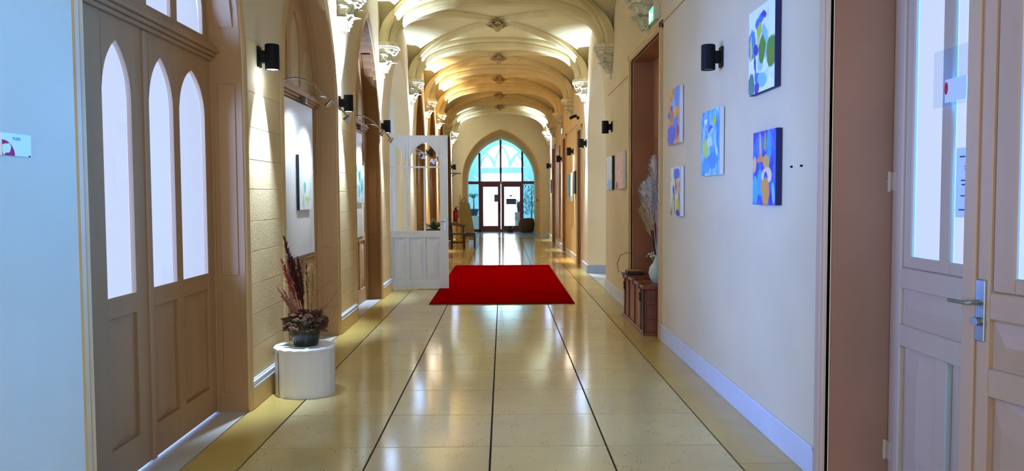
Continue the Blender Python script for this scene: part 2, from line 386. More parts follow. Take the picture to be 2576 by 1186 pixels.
# casings, jambs and doors in the rectangular openings
def flat_door(n, y0_, y1_, zt, depth, mat, cas=.09):
    root = struct(empty('door_%d' % n), 'painted panelled door recessed in the right wall')
    m = MB()
    for a, b in ((y0_-cas, y0_), (y1_, y1_+cas)): m.box(XR-.02, XR+.02, a, b, 0, zt+cas); m.box(XR-.03, XR+.02, a+.012, b-.012, 0, zt+cas-.012)
    m.box(XR-.02, XR+.02, y0_-cas, y1_+cas, zt, zt+cas); m.box(XR-.03, XR+.02, y0_-cas+.012, y1_+cas-.012, zt+.012, zt+cas-.012)
    m.build('casing', CASING, root, bevel=.006)
    m = MB(); X1 = XR+depth
    m.box(XR+.02, X1, y0_, y0_+.012, 0, zt); m.box(XR+.02, X1, y1_-.012, y1_, 0, zt); m.box(XR+.02, X1, y0_, y1_, zt-.012, zt)
    m.build('reveal', REVEAL, root)
    return root, X1
for n, (y0_, y1_, zt, k) in zip((11, 12, 13, 14), [RO[1], RO[3], RO[4], RO[5]]):
    root, X1 = flat_door(n, y0_, y1_, zt, .28, REVEAL)
    W = y1_-y0_-.03; lv = 1 if W < 1.2 else 2
    for q in range(lv):
        ya = y0_+.015+q*W/lv; yb = ya+W/lv-.004
        lf = MB().box(X1, X1+.045, ya, yb, .01, zt-.015).build('leaf', REVEAL, root, bevel=.003)
        for za, zb in ((.15, .85), (1.0, 2.0), (2.12, zt-.15)):
            m = MB(); m.box(X1-.004, X1+.01, ya+.1, yb-.1, za, zb); m.box(X1-.012, X1+.01, ya+.14, yb-.14, za+.05, zb-.05); m.build('panel', REVEAL, lf, bevel=.004)
        hd = MB().tube([(X1, yb-.06 if q == 0 else ya+.06, 1.05), (X1-.05, yb-.06 if q == 0 else ya+.06, 1.05), (X1-.05, yb-.16 if q == 0 else ya+.16, 1.05)], .009).build('lever', STEEL, lf, smooth=True)
rail = struct(MB().box(XR-.012, XR+.01, 10.2, 12.3, 3.05, 3.063).build('trim_1', CASING)); 
struct(MB().box(XR-.012, XR+.01, 4.085, 8.1, 3.25, 3.265).build('trim_2', CASING))
struct(MB().box(XR-.012, XR+.01, 17.4, 20.2, 3.05, 3.063).build('trim_3', CASING))

# ------------------------------------------------------------------ passages, end wall, foyer, back wall
PASSW = M('passage_plaster', (206, 208, 206), .7, var=.05)
for sg, x_in, x_out in ((-1, XLO, -4.35), (1, XO, 5.2)):
    m = MB(); m.box(x_in, x_out, 12.2, 12.58, -.1, WTOP); m.box(x_in, x_out, 15.3, 15.7, -.1, WTOP); m.box(x_in, x_out, 12.2, 15.7, 4.1, WTOP)
    m.box(x_out, x_out+sg*.1, 12.2, 15.7, -.1, WTOP)
    struct(m.build('wall_passage', PASSW))
EA, EZS, ER, EC = 1.41, 2.15, 1.78, -.065
ef = pointed(EA, ER)
YG = 33.6
m = MB(); m.box(-2.4, EC-EA, YEND, YG+.3, -.1, WTOP); m.box(EC+EA, 2.4, YEND, YG+.3, -.1, WTOP)
m.strip([EC-EA*math.cos(math.pi*i/36) for i in range(37)], lambda u: EZS+ef(u-EC), lambda u: WTOP, YEND, YG+.3, xz)
wall_far = struct(m.build('wall_far', PLASTER), 'cream end wall with a wide pointed archway')
SOFFIT = M('ochre_arch_lining', (226, 172, 84), .95, spec=.05, var=.08)
rings = []
for x, z in [(EC-EA, 0), (EC-EA, 1.1)]+[(EC-EA*math.cos(math.pi*i/36), EZS+ef(EA*math.cos(math.pi*i/36))) for i in range(37)]+[(EC+EA, 1.1), (EC+EA, 0)]:
    k = 1 if z <= EZS else 1
    dx = .02*(1 if x < EC else -1) if abs(x-EC) > .02 else 0
    rings.append([(x+dx, YEND-.01, z-(.015 if z > EZS else 0)), (x+dx, YG-.06, z-(.015 if z > EZS else 0)), (x, YG-.06, z+.001), (x, YEND-.01, z+.001)])
MB().loft(rings).build('arch_lining', SOFFIT, wall_far)
for a, b in ((-1.79, EC-EA-.01), (EC+EA+.01, 1.62)):
    o = struct(MB().box(a, b, YEND-.02, YEND+.01, 0, .17).build('baseboard_far', WHITEPAINT, bevel=.004)); MB().box(a, b, YEND-.028, YEND+.01, .17, .186).build('moulding', WHITEPAINT, o, bevel=.004)
# glazed screen
gs = struct(empty('door_20', (0, YG, 0)), 'mahogany framed glazed entrance screen filling the end archway')
def xzb(name, mat, parent, rects, d0, d1, bevel=.006):
    m = MB()
    for x0_, x1_, z0, z1 in rects: m.box(x0_, x1_, d0, d1, z0, z1)
    return m.build(name, mat, parent, bevel=bevel)
XA, XB = -.96, .80; XM = -.08
m = MB()
for xa in (XA-.045, XB-.045+.05): m.box(xa-.02, xa+.065, -.04, .04, 0, EZS+ef(xa-EC)-.03)
m.box(EC-EA+.02, EC+EA-.02, -.045, .045, 2.02, 2.14); m.box(EC-EA+.02, EC+EA-.02, -.04, .04, 0, .11)
m.box(XM-.05, XM+.035, -.04, .04, 2.1, EZS+ef(XM-EC)-.03)
frame = m.build('screen_frame', MAHOGANY, gs, bevel=.006)
for xa, xb in ((XA+.0, XM-.01), (XM+.01, XB+.05)):
    lf = xzb('door_leaf', MAHOGANY, gs, [(xa, xa+.13, .1, 2.02), (xb-.13, xb, .1, 2.02), (xa+.13, xb-.13, .1, .25), (xa+.13, xb-.13, 1.9, 2.02)], -.03, .03)
    MB().box(xa+.125, xb-.125, -.004, .004, .245, 1.905).build('pane', CLEAR, lf)
m = MB().box(XM-.075, XM-.045, -.07, -.03, .82, 1.2); m.box(XM-.13, XM-.045, -.09, -.06, 1.14, 1.17); m.build('door_pull', BLACKMETAL, gs, bevel=.005)
def upper_pane(u0, u1): 
    MB().strip(frange(u0, u1, 10), lambda u: 2.13, lambda u: EZS+ef(u-EC)-.02, -.004, .004, xz).build('pane', TINTED, gs)
upper_pane(EC-EA+.03, XA-.06); upper_pane(XA+.02, XM-.05); upper_pane(XM+.035, XB); upper_pane(XB+.07, EC+EA-.03)
for u0, u1 in ((EC-EA+.02, XA-.06), (XB+.07, EC+EA-.02)): MB().box(u0, u1, -.004, .004, .1, 2.03).build('pane', TINTED, gs)
MB().lathe([(0, 0), (.05, 0), (.06, .03), (.05, .06), (0, .06)], 12, (XM, -.06, 2.05)).build('closer_lamp', WHITEPAINT, gs, smooth=True)
# foyer
FW = M('daylight_tinted_plaster', (176, 214, 224), .7, var=.04)  # white walls, with the bluish daylight put into their colour
YO = 38.4
m = MB(); m.box(-2.5, -2.4, YG+.3, YO+.3, -.1, 5); m.box(2.4, 2.5, YG+.3, YO+.3, -.1, 5); m.box(-2.5, 2.5, YG+.3, YO+.3, 4.9, 5)
struct(m.build('wall_foyer', FW))
m = MB(); OA = 1.08; OC = -.02
m.box(-2.5, OC-OA, YO, YO+.3, -.1, 5); m.box(OC+OA, 2.5, YO, YO+.3, -.1, 5)
og = pointed(OA, 1.15)
m.strip([OC-OA*math.cos(math.pi*i/24) for i in range(25)], lambda u: 2.85+og(u-OC), lambda u: 5, YO, YO+.3, xz)
struct(m.build('wall_street', FW))
od = struct(empty('door_21', (OC, YO+.1, 0)), 'bright outer street door under a traceried fanlight')
FR = M('pale_blue_joinery', (188, 212, 228), .5, var=.03)
m = MB(); m.box(-OA, -OA+.12, -.05, .05, 0, 2.85); m.box(OA-.12, OA, -.05, .05, 0, 2.85); m.box(-OA, OA, -.06, .06, 2.62, 2.9)
odf = m.build('door_frame', FR, od, bevel=.006)
MB().box(-OA+.11, OA-.11, .0, .03, .02, 2.63).build('door_glass', OUTDOOR, od)
MB().poly([(-OA, 2.89), (OA, 2.89)]+[(OA*math.cos(math.pi*i/24), 2.87+og(OA*math.cos(math.pi*i/24))) for i in range(25)], .02, .03, xz).build('fanlight_glass', OUTDOOR, od)
m = MB()
for (u0, u1, h) in ((-OA+.06, -.38, .62), (-.36, .36, 1.0), (.38, OA-.06, .62)):
    pts = lancet_pts(u0, u1, 2.9, 2.92, h, 8)[2:]
    m.tube([(u, -.02, z) for u, z in pts], .06, 6)
m.tube([(-.36, -.02, 2.95), (-.62, -.02, 3.45), (-.8, -.02, 3.62)], .055, 6); m.tube([(.36, -.02, 2.95), (.62, -.02, 3.45), (.8, -.02, 3.62)], .055, 6)
m.build('tracery', FR, od, smooth=True)
# back wall, behind the viewer
m = MB(); m.box(-2.4, EC-EA, YBACK-.2, YBACK, -.1, WTOP); m.box(EC+EA, 2.4, YBACK-.2, YBACK, -.1, WTOP); m.box(EC-EA, EC+EA, YBACK-.2, YBACK, 3.7, WTOP)
struct(m.build('wall_back', PLASTER))

# ------------------------------------------------------------------ vault
VZ, VR, VN = 3.75, .79, 2.4
HX = (XR-XL)/2
def se(t): return (max(0, 1-abs(t)**VN))**(1/VN)
ceiling = struct(empty('ceiling'), 'ribbed groin vault in pale yellow limewash')
def sgnp(c, p): return math.copysign(abs(c)**p, c)
for i in range(len(PIERS)-1):
    ya, yb = PIERS[i], PIERS[i+1]; yc = (ya+yb)/2; hy = (yb-ya)/2
    ux = [sgnp(-math.cos(math.pi*k/36), 2/VN) for k in range(37)]; uy = [sgnp(-math.cos(math.pi*k/32), 2/VN) for k in range(33)]
    vs = []; fs = []
    for a in uy:
        for b in ux:
            vs.append((XC+b*(HX+.01), yc+a*hy, VZ+VR*max(se(a), se(b))))
    n = len(ux)
    for q in range(len(uy)-1):
        for k in range(n-1): fs.append((q*n+k, q*n+k+1, (q+1)*n+k+1, (q+1)*n+k))
    MB().add(vs, fs).build('vault_web', VAULT, ceiling, smooth=True)
for ya, yb in ((YBACK-.05, PIERS[0]), (PIERS[-1], YEND+.02)):
    vs = []; ux = [sgnp(-math.cos(math.pi*k/36), 2/VN) for k in range(37)]
    for y in (ya, yb): vs += [(XC+b*(HX+.01), y, VZ+VR*se(b)) for b in ux]
    MB().add(vs, [(k, k+1, 38+k, 37+k) for k in range(36)]).build('vault_web', VAULT, ceiling, smooth=True)
def rib(path, side, prof, name):
    """path: points; side: horizontal unit vector across the rib; prof: (across, down)"""
    rings = []; P = [Vector(p) for p in path]
    for i, p in enumerate(P):
        t = (P[min(i+1, len(P)-1)]-P[max(i-1, 0)]).normalized(); n = side.cross(t).normalized()
        if n.z > 0 : n = -n
        if abs(n.z) < .02: n = Vector((XC-p.x, 0, 0)).normalized()
        rings.append([p+side*u+n*d for u, d in prof])
    o = MB().loft(rings).build(name, RIB, ceiling, smooth=True); o.data.set_sharp_from_angle(angle=rad(16)); return o
TP = [(-.27, -.06), (-.27, .035), (-.25, .065), (-.215, .07), (-.19, .045), (-.185, -.01), (-.165, -.01), (-.155, .09), (-.13, .15), (-.105, .16), (-.09, .14), (-.08, .165)]
TP = TP+[(-u, d) for u, d in reversed(TP)]
DP = [(-.075, -.05), (-.075, .02), (-.06, .035), (-.045, .03), (-.04, .05), (-.025, .075), (0, .085), (.025, .075), (.04, .05), (.045, .03), (.06, .035), (.075, .02), (.075, -.05)]
WP = [(-.05, -.03), (-.05, .02), (-.03, .04), (.0, .045), (.03, .04), (.05, .02), (.05, -.03)]
th = [math.pi*k/48 for k in range(49)]
for y in PIERS:
    rib([(XC+(HX-.05)*sgnp(-math.cos(t), 2/VN), y, VZ-.01+VR*math.sin(t)**(2/VN)) for t in th], Vector((0, 1, 0)), TP, 'transverse_rib')
rib([(XC+(HX-.05)*sgnp(-math.cos(t), 2/VN), YEND-.06, VZ-.01+VR*math.sin(t)**(2/VN)) for t in th], Vector((0, 1, 0)), WP, 'wall_rib')
for i in range(2, len(PIERS)-1):
    ya, yb = PIERS[i], PIERS[i+1]; yc = (ya+yb)/2; hy = (yb-ya)/2
    for sg in (-1, 1):
        d = Vector((HX, sg*hy, 0)).normalized(); sd = Vector((-d.y, d.x, 0))
        rib([(XC+(HX-.1)*sgnp(-math.cos(t), 2/VN), yc+sg*(hy-.08)*sgnp(-math.cos(t), 2/VN), VZ-.005+VR*math.sin(t)**(2/VN)) for t in th], sd, DP, 'diagonal_rib')

# carved leaves
def leaf_mesh(name, L=.16, W=.12, curl=1.2, lobes=3):
    vs = []; fs = []; n, k = 8, 5
    for i in range(n+1):
        t = i/n; wv = W*math.sin(math.pi*min(1, t*.86+.12))**.7*(1+.22*math.sin(lobes*2*math.pi*t)); ang = curl*t*t
        y = L*(t-.25*curl*t**3*.3); out = .02+L*.55*t*t*math.sin(min(1.5, ang)+.2)
        for j in range(k):
            q = j/(k-1)*2-1
            vs.append((q*wv/2, out-abs(q)*.018+.012*math.cos(q*6), y-(.35*L*max(0, t-.75))*2))
    for i in range(n):
        for j in range(k-1): fs.append((i*k+j, i*k+j+1, (i+1)*k+j+1, (i+1)*k+j))
    m = MB().add(vs, fs); b = [(x, y-.012, z) for x, y, z in vs]; m.add(b, [tuple(reversed(f)) for f in fs])
    me = m.mesh(name); me.materials.append(CARVED)
    for p in me.polygons: p.use_smooth = True
    return me
LEAF1 = leaf_mesh('carved_leaf', .17, .13, 1.3); LEAF2 = leaf_mesh('carved_leaf', .12, .10, 1.5, 2)
def corbel(parent, x, y, sg):
    """sg = +1: projects towards +X (left wall)"""
    root = empty('corbel', (x, y, 0), 0 if sg > 0 else math.pi, parent)
    m = MB()
    for z0, z1, p, w_ in ((3.69, 3.75, .27, .25), (3.66, 3.69, .245, .23), (3.625, 3.66, .21, .2)):
        pts = [(-.02, -w_), (p*.55, -w_), (p, -w_*.5), (p, w_*.5), (p*.55, w_), (-.02, w_)]
        m.poly(pts, z0, z1, lambda u, v, d: (u, v, d))
    m.build('abacus', CARVED, root, bevel=.006)
    m = MB(); rings = []
    for z, r in ((3.24, .01), (3.27, .045), (3.31, .05), (3.33, .04), (3.37, .07), (3.46, .105), (3.56, .15), (3.63, .19)):
        rings.append([(max(-.02, r*math.cos(math.pi*(j/12-.5))*1.05), r*math.sin(math.pi*(j/12-.5)), z) for j in range(13)]+[(-.02, r*.9, z), (-.02, -r*.9, z)])
    m.loft(rings).build('bell', CARVED, root, smooth=True)
    for k, (me, z, r, n) in enumerate(((LEAF1, 3.36, .055, 5), (LEAF2, 3.5, .13, 6))):
        for j in range(n):
            a = rad(-75+150*(j+.5*0)/(n-1))
            share(me, 'carved_leaf', root, (r*math.cos(a), r*math.sin(a), z+R.uniform(-.02, .02)), (R.uniform(-.15, .1), R.uniform(-.25, .25), a-math.pi/2+R.uniform(-.2, .2)), (R.uniform(1.2, 1.6), R.uniform(1.2, 1.7), R.uniform(.95, 1.25)))
    for j in range(3):
        a = rad(-50+50*j); MB().lathe([(0, -.03), (.022, -.022), (.03, 0), (.022, .022), (0, .03)], 8, (.215*math.cos(a), .215*math.sin(a), 3.63)).build('carved_bud', CARVED, root, smooth=True)
    return root
c0 = corbel(wall_left, XL, 8.9, 1)
for y in (5.9, 11.85, 15.5, 18.55, 21.6, 24.75, 27.65):
    c = copy_tree(c0, wall_left); c.location = (XL, y, 0)
for y in (8.9, 11.95, 15.5, 18.55, 21.6, 24.75, 27.65):
    c = copy_tree(c0, wall_right); c.location = (XR, y, 0); c.rotation_euler = (0, 0, math.pi)
LEAF3 = LEAF1.copy(); LEAF3.materials[0] = BOSSM; LEAF4 = LEAF2.copy(); LEAF4.materials[0] = BOSSM
b0 = None
for i in range(2, len(PIERS)-1):
    yc = (PIERS[i]+PIERS[i+1])/2
    if b0 is None:
        b0 = empty('ceiling_boss', (XC, yc, 4.46), 0, ceiling)
        MB().lathe([(0, .06), (.15, .06), (.15, .02), (.12, -.02), (.10, -.05), (.06, -.1), (.03, -.13), (0, -.14)], 16).build('boss_core', BOSSM, b0, smooth=True)
        for n, r, z, me in ((8, .07, .04, LEAF3), (6, .03, -.02, LEAF4)):
            for j in range(n):
                a = 2*math.pi*j/n+z; share(me, 'carved_leaf', b0, (r*math.cos(a), r*math.sin(a), z), (math.pi-.55, 0, a+math.pi/2), (1.0, 1.0, .95))
    else:
        c = copy_tree(b0, ceiling); c.location = (XC, yc, 4.46)
# ------------------------------------------------------------------ near right door (two leaves)
def right_leaf(root, loc, rz, flip, handle):
    """local: u along +x from the hinge, face towards -y"""
    e = empty('leaf', loc, rz, root)
    W = .93; H = 3.0; T = .045
    g1, g2 = (.17, .415), (.5, .75); zb, zt = 1.2, 2.65
    m = MB()
    P = lambda u0, u1, z0, z1, d0=0, d1=T: m.box(u0, u1, d0, d1, z0, z1)
    P(0, .1, .012, H); P(W-.085, W, .012, H)
    P(.1, W-.085, .012, .1); P(.1, W-.085, .755, .86); P(.1, W-.085, 1.04, 1.14); P(.1, W-.085, 2.72, H)
    k = (.1+W-.085)/2; P(k-.045, k+.045, .1, .755)
    m.build('leaf_frame', PINKBEIGE, e, bevel=.005)
    for u0, u1 in ((.1, k-.045), (k+.045, W-.085)):
        cut_panel(u0, u1, .1, .755, .032, -.02, xz).build('panel', PINKBEIGE, e)
    m = MB(); m.box(.1, W-.085, .018, .03, .86, 1.04)
    m.add([(.11, .018, .87), (W-.095, .018, .87), (W-.095, .018, 1.03), (.11, .018, 1.03), (.17, .006, .95), (W-.155, .006, .95)], [(0, 1, 5, 4), (1, 2, 5), (2, 3, 4, 5), (3, 0, 4)])
    m.build('panel', PINKBEIGE, e)
    m = MB()
    for u0, u1, z0, z1 in ((.1, g1[0], 1.14, 2.72), (g2[1], W-.085, 1.14, 2.72), (g1[1], g2[0], 1.14, 2.72), (g1[0], g1[1], 1.14, zb), (g2[0], g2[1], 1.14, zb), (g1[0], g1[1], zt, 2.72), (g2[0], g2[1], zt, 2.72)):
        m.box(u0, u1, .012, .036, z0, z1)
    m.build('sash', PINKBEIGE, e, bevel=.006)
    for g in (g1, g2): MB().box(g[0]-.004, g[1]+.004, .02, .026, zb-.004, zt+.004).build('pane', PANER, e)
    for z in (.2, 1.565):
        h = MB(); h.tube([(-.012, -.012, z-.05), (-.012, -.012, z+.05)], .013, 10); h.tube([(-.012, -.012, z-.003), (-.012, -.012, z+.003)], .016, 10); h.box(-.03, .03, -.006, 0, z-.045, z+.045)
        h.build('hinge', PINKBEIGE, e, smooth=True)
    if handle:
        u = W-.05
        hp = MB().box(u-.022, u+.022, -.008, 0, .955, 1.185).build('handle_plate', STEEL, e, bevel=.003)
        MB().tube([(u, -.008, 1.1), (u, -.05, 1.1), (u+.01, -.055, 1.1), (u+.1, -.052, 1.1)] if flip else [(u, -.008, 1.1), (u, -.05, 1.1), (u-.01, -.055, 1.1), (u-.1, -.052, 1.1)], .009, 8).build('lever', STEEL, hp, smooth=True)
        MB().tube([(u, 0, 1.03), (u, -.03, 1.03)], .016, 12).build('thumb_turn', STEEL, hp, smooth=True)
        MB().box(W-.03, W+.028, -.014, 0, .012, H).build('cover_strip', PINKBEIGE, e, bevel=.004)
    return e
dr = struct(empty('door_10'), 'rose beige double door with tall frosted panes, one leaf ajar')
m = MB(); y0_, y1_, zt, cas = 2.0, 3.97, 3.2, .1
for a, b in ((y0_-cas, y0_), (y1_, y1_+cas)):
    m.box(XR-.018, XR+.02, a, b, 0, zt+cas)
    m.box(XR-.028, XR+.02, a+.02, b-.02, 0, zt+cas-.02)
m.box(XR-.018, XR+.02, y0_-cas, y1_+cas, zt, zt+cas)
m.build('casing', PINKBEIGE, dr, bevel=.006)
m = MB(); m.box(XR+.02, 2.02, y0_, y0_+.012, 0, zt); m.box(XR+.02, 2.02, y1_-.012, y1_, 0, zt); m.box(XR+.02, 2.02, y0_, y1_, zt-.012, zt)
m.build('reveal', REVEAL, dr)
m = MB(); m.box(2.005, 2.04, 3.88, 3.958, 0, zt); m.box(2.005, 2.04, 2.012, 2.09, 0, zt); m.box(1.94, 2.03, 2.012, 3.958, 3.02, zt-.012)
m.build('jamb_frame', PINKBEIGE, dr, bevel=.005)
# far leaf: hinge at far jamb, u runs towards the viewer (-Y), face towards -X
right_leaf(dr, (1.955, 3.955, 0), rad(-90), False, False)
# ajar leaf: hinge near, u runs away from the viewer; mirrored so that its face looks at the corridor
lf = right_leaf(dr, (1.965, 2.03, 0), rad(90+13), True, True)
lf.scale = (1, -1, 1)

# notices on the far leaf's panes (inside the corridor)
PAPER = M('white_paper', (236, 238, 240), .6, var=.02); INK = M('blue_ink', (40, 70, 130), .6, var=.05); REDINK = M('red_ink', (200, 24, 40), .6, var=.05)
PLAS = GLASS('clear_plastic_sleeve', (.92, .96, 1))
def text(s_, size, mat, name, parent, loc, rot):
    cu = bpy.data.curves.new(name, 'FONT'); cu.body = s_; cu.size = size; cu.extrude = .0002; cu.align_x = 'CENTER'
    o = bpy.data.objects.new(name, cu); COL.objects.link(o)
    dg = bpy.context.evaluated_depsgraph_get(); me = bpy.data.meshes.new_from_object(o.evaluated_get(dg)); bpy.data.objects.remove(o)
    me.materials.clear(); me.materials.append(mat)
    q = bpy.data.objects.new(name, me); COL.objects.link(q); q.parent = parent; q.location = loc; q.rotation_euler = rot; return q
def notice(loc, w_, h, lab, rows, mat=PAPER, red=False, rz=rad(-90)):
    t = thing('notice_sheet', lab, 'notice', loc, rz)
    MB().box(-w_/2, w_/2, -.0015, 0, 0, h).build('sheet', mat, t)
    for i, (z, a, b, c) in enumerate(rows): MB().box(-w_/2+a*w_, -w_/2+b*w_, -.0025, -.0015, h*z, h*z+.006).build('print_line', c, t)
    if red: MB().poly([(-w_/2+.06*w_+.022*math.cos(2*math.pi*k/12)*.6, h*.62+.028*math.sin(2*math.pi*k/12)) for k in range(12)], -.0025, -.0015, xz).build('print_mark', REDINK, t)
    return t
notice((1.945, 3.42, 1.885), .3, .25, 'clear plastic sleeve taped across the near right door panes', [], PLAS)
notice((1.942, 3.39, 1.9), .16, .1, 'white card with red emblem taped to the near right door', [], PAPER, True)
notice((1.973, 3.36, 1.4), .13, .3, 'white instruction sheet with blue pictograms on right door pane', [(.86, .2, .5, INK), (.72, .5, .9, INK), (.68, .5, .9, INK), (.52, .3, .8, INK), (.46, .35, .75, INK), (.3, .3, .8, INK), (.1, .2, .7, INK)])

# ------------------------------------------------------------------ white open leaf in the passage bay
wd = struct(empty('door_4', (-2.13, 12.76, 0), 0), 'white half glazed door leaf standing open into the corridor')
W = 1.245; T = .045
c1, c2 = (.1, .575), (.615, 1.118)
m = MB()
for u0, u1 in ((0, c1[0]), (c1[1], c2[0]), (c2[1], W)): m.box(u0, u1, 0, T, .012, 2.485)
for c in (c1, c2):
    m.box(c[0], c[1], 0, T, .012, .15); m.box(c[0], c[1], 0, T, .84, .95)
    lancet_head(m, c[0], c[1], 1.98, .40, 2.485, 0, T, xz)
leaf = m.build('leaf', WHITEWOOD, wd, bevel=.004)
for c in (c1, c2):
    k = (c[0]+c[1])/2
    MB().box(k-.012, k+.012, .008, .03, .15, .84).build('panel_divider', WHITEWOOD, leaf, bevel=.003)
    for u0, u1 in ((c[0], k-.012), (k+.012, c[1])): cut_panel(u0, u1, .15, .84, .036, -.024, xz).build('panel', WHITEWOOD, leaf)
    MB().poly(lancet_pts(c[0]-.004, c[1]+.004, .945, 1.98, .405), .02, .024, xz).build('pane', CLEAR, leaf)
    m = MB(); m.box(c[0], c[1], .006, .038, 1.965, 1.99); m.box(k-.011, k+.011, .006, .038, .95, 1.97); m.build('muntin', WHITEWOOD, leaf, bevel=.003)
hp = MB().box(W-.075, W-.035, -.008, 0, .95, 1.15).build('handle_plate', STEEL, leaf, bevel=.003)
MB().tube([(W-.055, 0, 1.1), (W-.055, -.045, 1.1), (W-.07, -.05, 1.1), (W-.17, -.05, 1.1)], .009).build('lever', STEEL, hp, smooth=True)
MB().tube([(W-.055, 0, 1.0), (W-.055, -.025, 1.0)], .013, 10).build('thumb_turn', STEEL, hp, smooth=True)

# ------------------------------------------------------------------ red carpet
cp = thing('red_carpet', 'large red carpet runner lying across the pale floor tiles', 'carpet', (-.02, 14.0, 0))
MB().box(-1.005, 1.005, -3.05, 3.05, .004, .016).build('carpet_pile', REDCARPET, cp)
MB().box(-1.02, 1.02, -3.065, 3.065, .001, .008).build('backing_edge', BLACKRUBBER, cp, bevel=.003)

# ------------------------------------------------------------------ lamps
LENS = EM('lit_lamp_lens', (.95, .97, 1.0), 14.0); LENSOFF = M('unlit_lamp_lens', (60, 60, 62), .3)
def spot(name, loc, tgt, watts, ang, parent, col, blend=.5, r=.02):
    l = bpy.data.lights.new(name, 'SPOT'); l.energy = watts; l.spot_size = rad(ang); l.spot_blend = blend; l.shadow_soft_size = r; l.color = col
    o = bpy.data.objects.new(name, l); COL.objects.link(o); o.parent = parent; o.location = loc
    o.rotation_euler = (Vector(tgt)-Vector(loc)).to_track_quat('-Z', 'Y').to_euler(); return o
def glow(loc, parent, col, watts=3):
    l = bpy.data.lights.new('lamp_glow', 'POINT'); l.energy = watts; l.color = col; l.shadow_soft_size = .09
    o = bpy.data.objects.new('lamp_glow', l); COL.objects.link(o); o.parent = parent; o.location = loc
def sconce(side, y, upw, dnw, lab, col=LAMP, z=2.53):
    sg = 1 if side == 'l' else -1
    t = thing('wall_sconce', lab, 'wall lamp', (XL if sg > 0 else XR, y, z), 0 if sg > 0 else math.pi, 'black cylinder wall lamps along the corridor')
    MB().box(0, .018, -.04, .04, -.075, .075).build('backplate', BLACKMETAL, t, bevel=.004)
    m = MB(); m.box(.015, .075, -.022, .022, -.045, .045); m.build('bracket', BLACKMETAL, t, bevel=.004)
    m = MB(); n = 20
    m.lathe([(.052, -.095), (.052, .085), (.047, .09), (.042, .085), (.042, .06), (0, .06), (0, -.088), (.046, -.088), (.046, -.095), (.052, -.095)], n, (.105, 0, 0), False)
    m.build('lamp_body', BLACKMETAL, t, smooth=True)
    for dz, w_, a in ((.0615, upw, 84), (-.0895, dnw, 58)):
        d = MB().lathe([(0, dz-.001), (.041, dz-.001), (.041, dz+.001), (0, dz+.001)], 16, (.105, 0, 0)).build('lamp_lens', LENS if w_ else LENSOFF, t)
        if w_: spot('lamp_beam', (.105, 0, .1 if dz > 0 else -.11), (.105-(.3 if dz > 0 else .52), 0, 2 if dz > 0 else -2), w_, a, t, col, .85); glow((.105, 0, .13 if dz > 0 else -.14), t, col)
    return t
U, D = 640, 420
sconce('l', 5.87, 0, D, 'black cylinder wall lamp on nearest left pier, shining down only')
sconce('l', 8.74, U, D, 'black cylinder wall lamp on left pier between the two white boards')
sconce('l', 11.62, U, D, 'black cylinder wall lamp on left pier beside the open white door')
sconce('l', 15.6, U, D, 'black cylinder wall lamp on first left pier behind the white door')
sconce('l', 18.6, U, D, 'black cylinder wall lamp on second left pier behind the white door', LAMPW)
sconce('l', 21.6, U, D, 'black cylinder wall lamp on third left pier behind the white door', LAMPW)
sconce('l', 27.6, U, D, 'black cylinder wall lamp on last left pier above the fire extinguishers')
sconce('r', 5.93, 0, 0, 'unlit black cylinder wall lamp among the near right wall paintings')
sconce('r', 11.86, 0, 0, 'unlit black cylinder wall lamp above pale and pink paintings, right wall')
sconce('r', 15.5, U, D, 'lit black cylinder wall lamp on right pier just past the side passage')
sconce('r', 18.34, 0, D, 'black cylinder wall lamp above the blue paintings, far right wall', LAMPW)
sconce('r', 21.9, 0, D, 'black cylinder wall lamp beside second far door, right wall')
sconce('r', 26.9, U, D, 'farthest black cylinder wall lamp on right wall by archway')

GREYBOX = M('grey_lamp_mount', (120, 108, 90), .4, .4, var=.1)
def arm_light(y, zb, dy, lab, w_, tgt):
    t = thing('picture_light', lab, 'picture light', (-1.955, y, zb), 0, 'curved arm picture lights over the left boards')
    m = MB(); m.box(-.0, .055, -.05, .05, -.035, .035); m.build('mount', GREYBOX, t, bevel=.01, seg=2)
    pts = []
    for i in range(13):
        q = i/12; pts.append((.05+.40*q, dy*q, .02+.05*math.sin(math.pi*min(1, q*.9))-.2*q*q))
    MB().tube(pts, .0075, 6).build('curved_arm', CHROME, t, smooth=True)
    e = Vector(pts[-1]); d = (Vector(tgt)-(Vector((-1.955, y, zb))+e)).normalized()
    q = d.to_track_quat('-Z', 'Y').to_euler()
    hd = MB(); hd.lathe([(.0, .03), (.012, .03), (.016, .01), (.03, -.03), (.033, -.045), (.028, -.045), (.024, -.03), (0, -.03)], 14); hd.build('spot_head', CHROME, t, smooth=True, loc=e, rot=q)
    MB().lathe([(0, -.034), (.026, -.034), (.026, -.037), (0, -.037)], 12).build('spot_lens', LENS, t, loc=e, rot=q)
    l = spot('spot_beam', e+d*.05, e+d, w_, 85, t, (.72, .84, 1.0), 1.0, .03)
    return t
arm_light(6.95, 2.5, .03, 'curved chrome picture light at near end of the nearest board', 26, (-1.95, 7.3, 1.9))
arm_light(7.75, 2.44, .03, 'curved chrome picture light over middle of the nearest board', 26, (-1.95, 7.75, 1.8))
arm_light(10.0, 2.48, .03, 'curved chrome picture light at near end of the second board', 24, (-1.95, 10.3, 1.9))
arm_light(10.75, 2.44, .03, 'curved chrome picture light by far edge of the second board', 24, (-1.95, 10.7, 1.8))
arm_light(16.7, 2.44, .03, 'curved chrome picture light seen through the white door glass', 40, (-1.95, 16.9, 1.6))
arm_light(17.5, 2.44, .03, 'farther curved chrome picture light seen through the white door glass', 40, (-1.95, 17.6, 1.6))

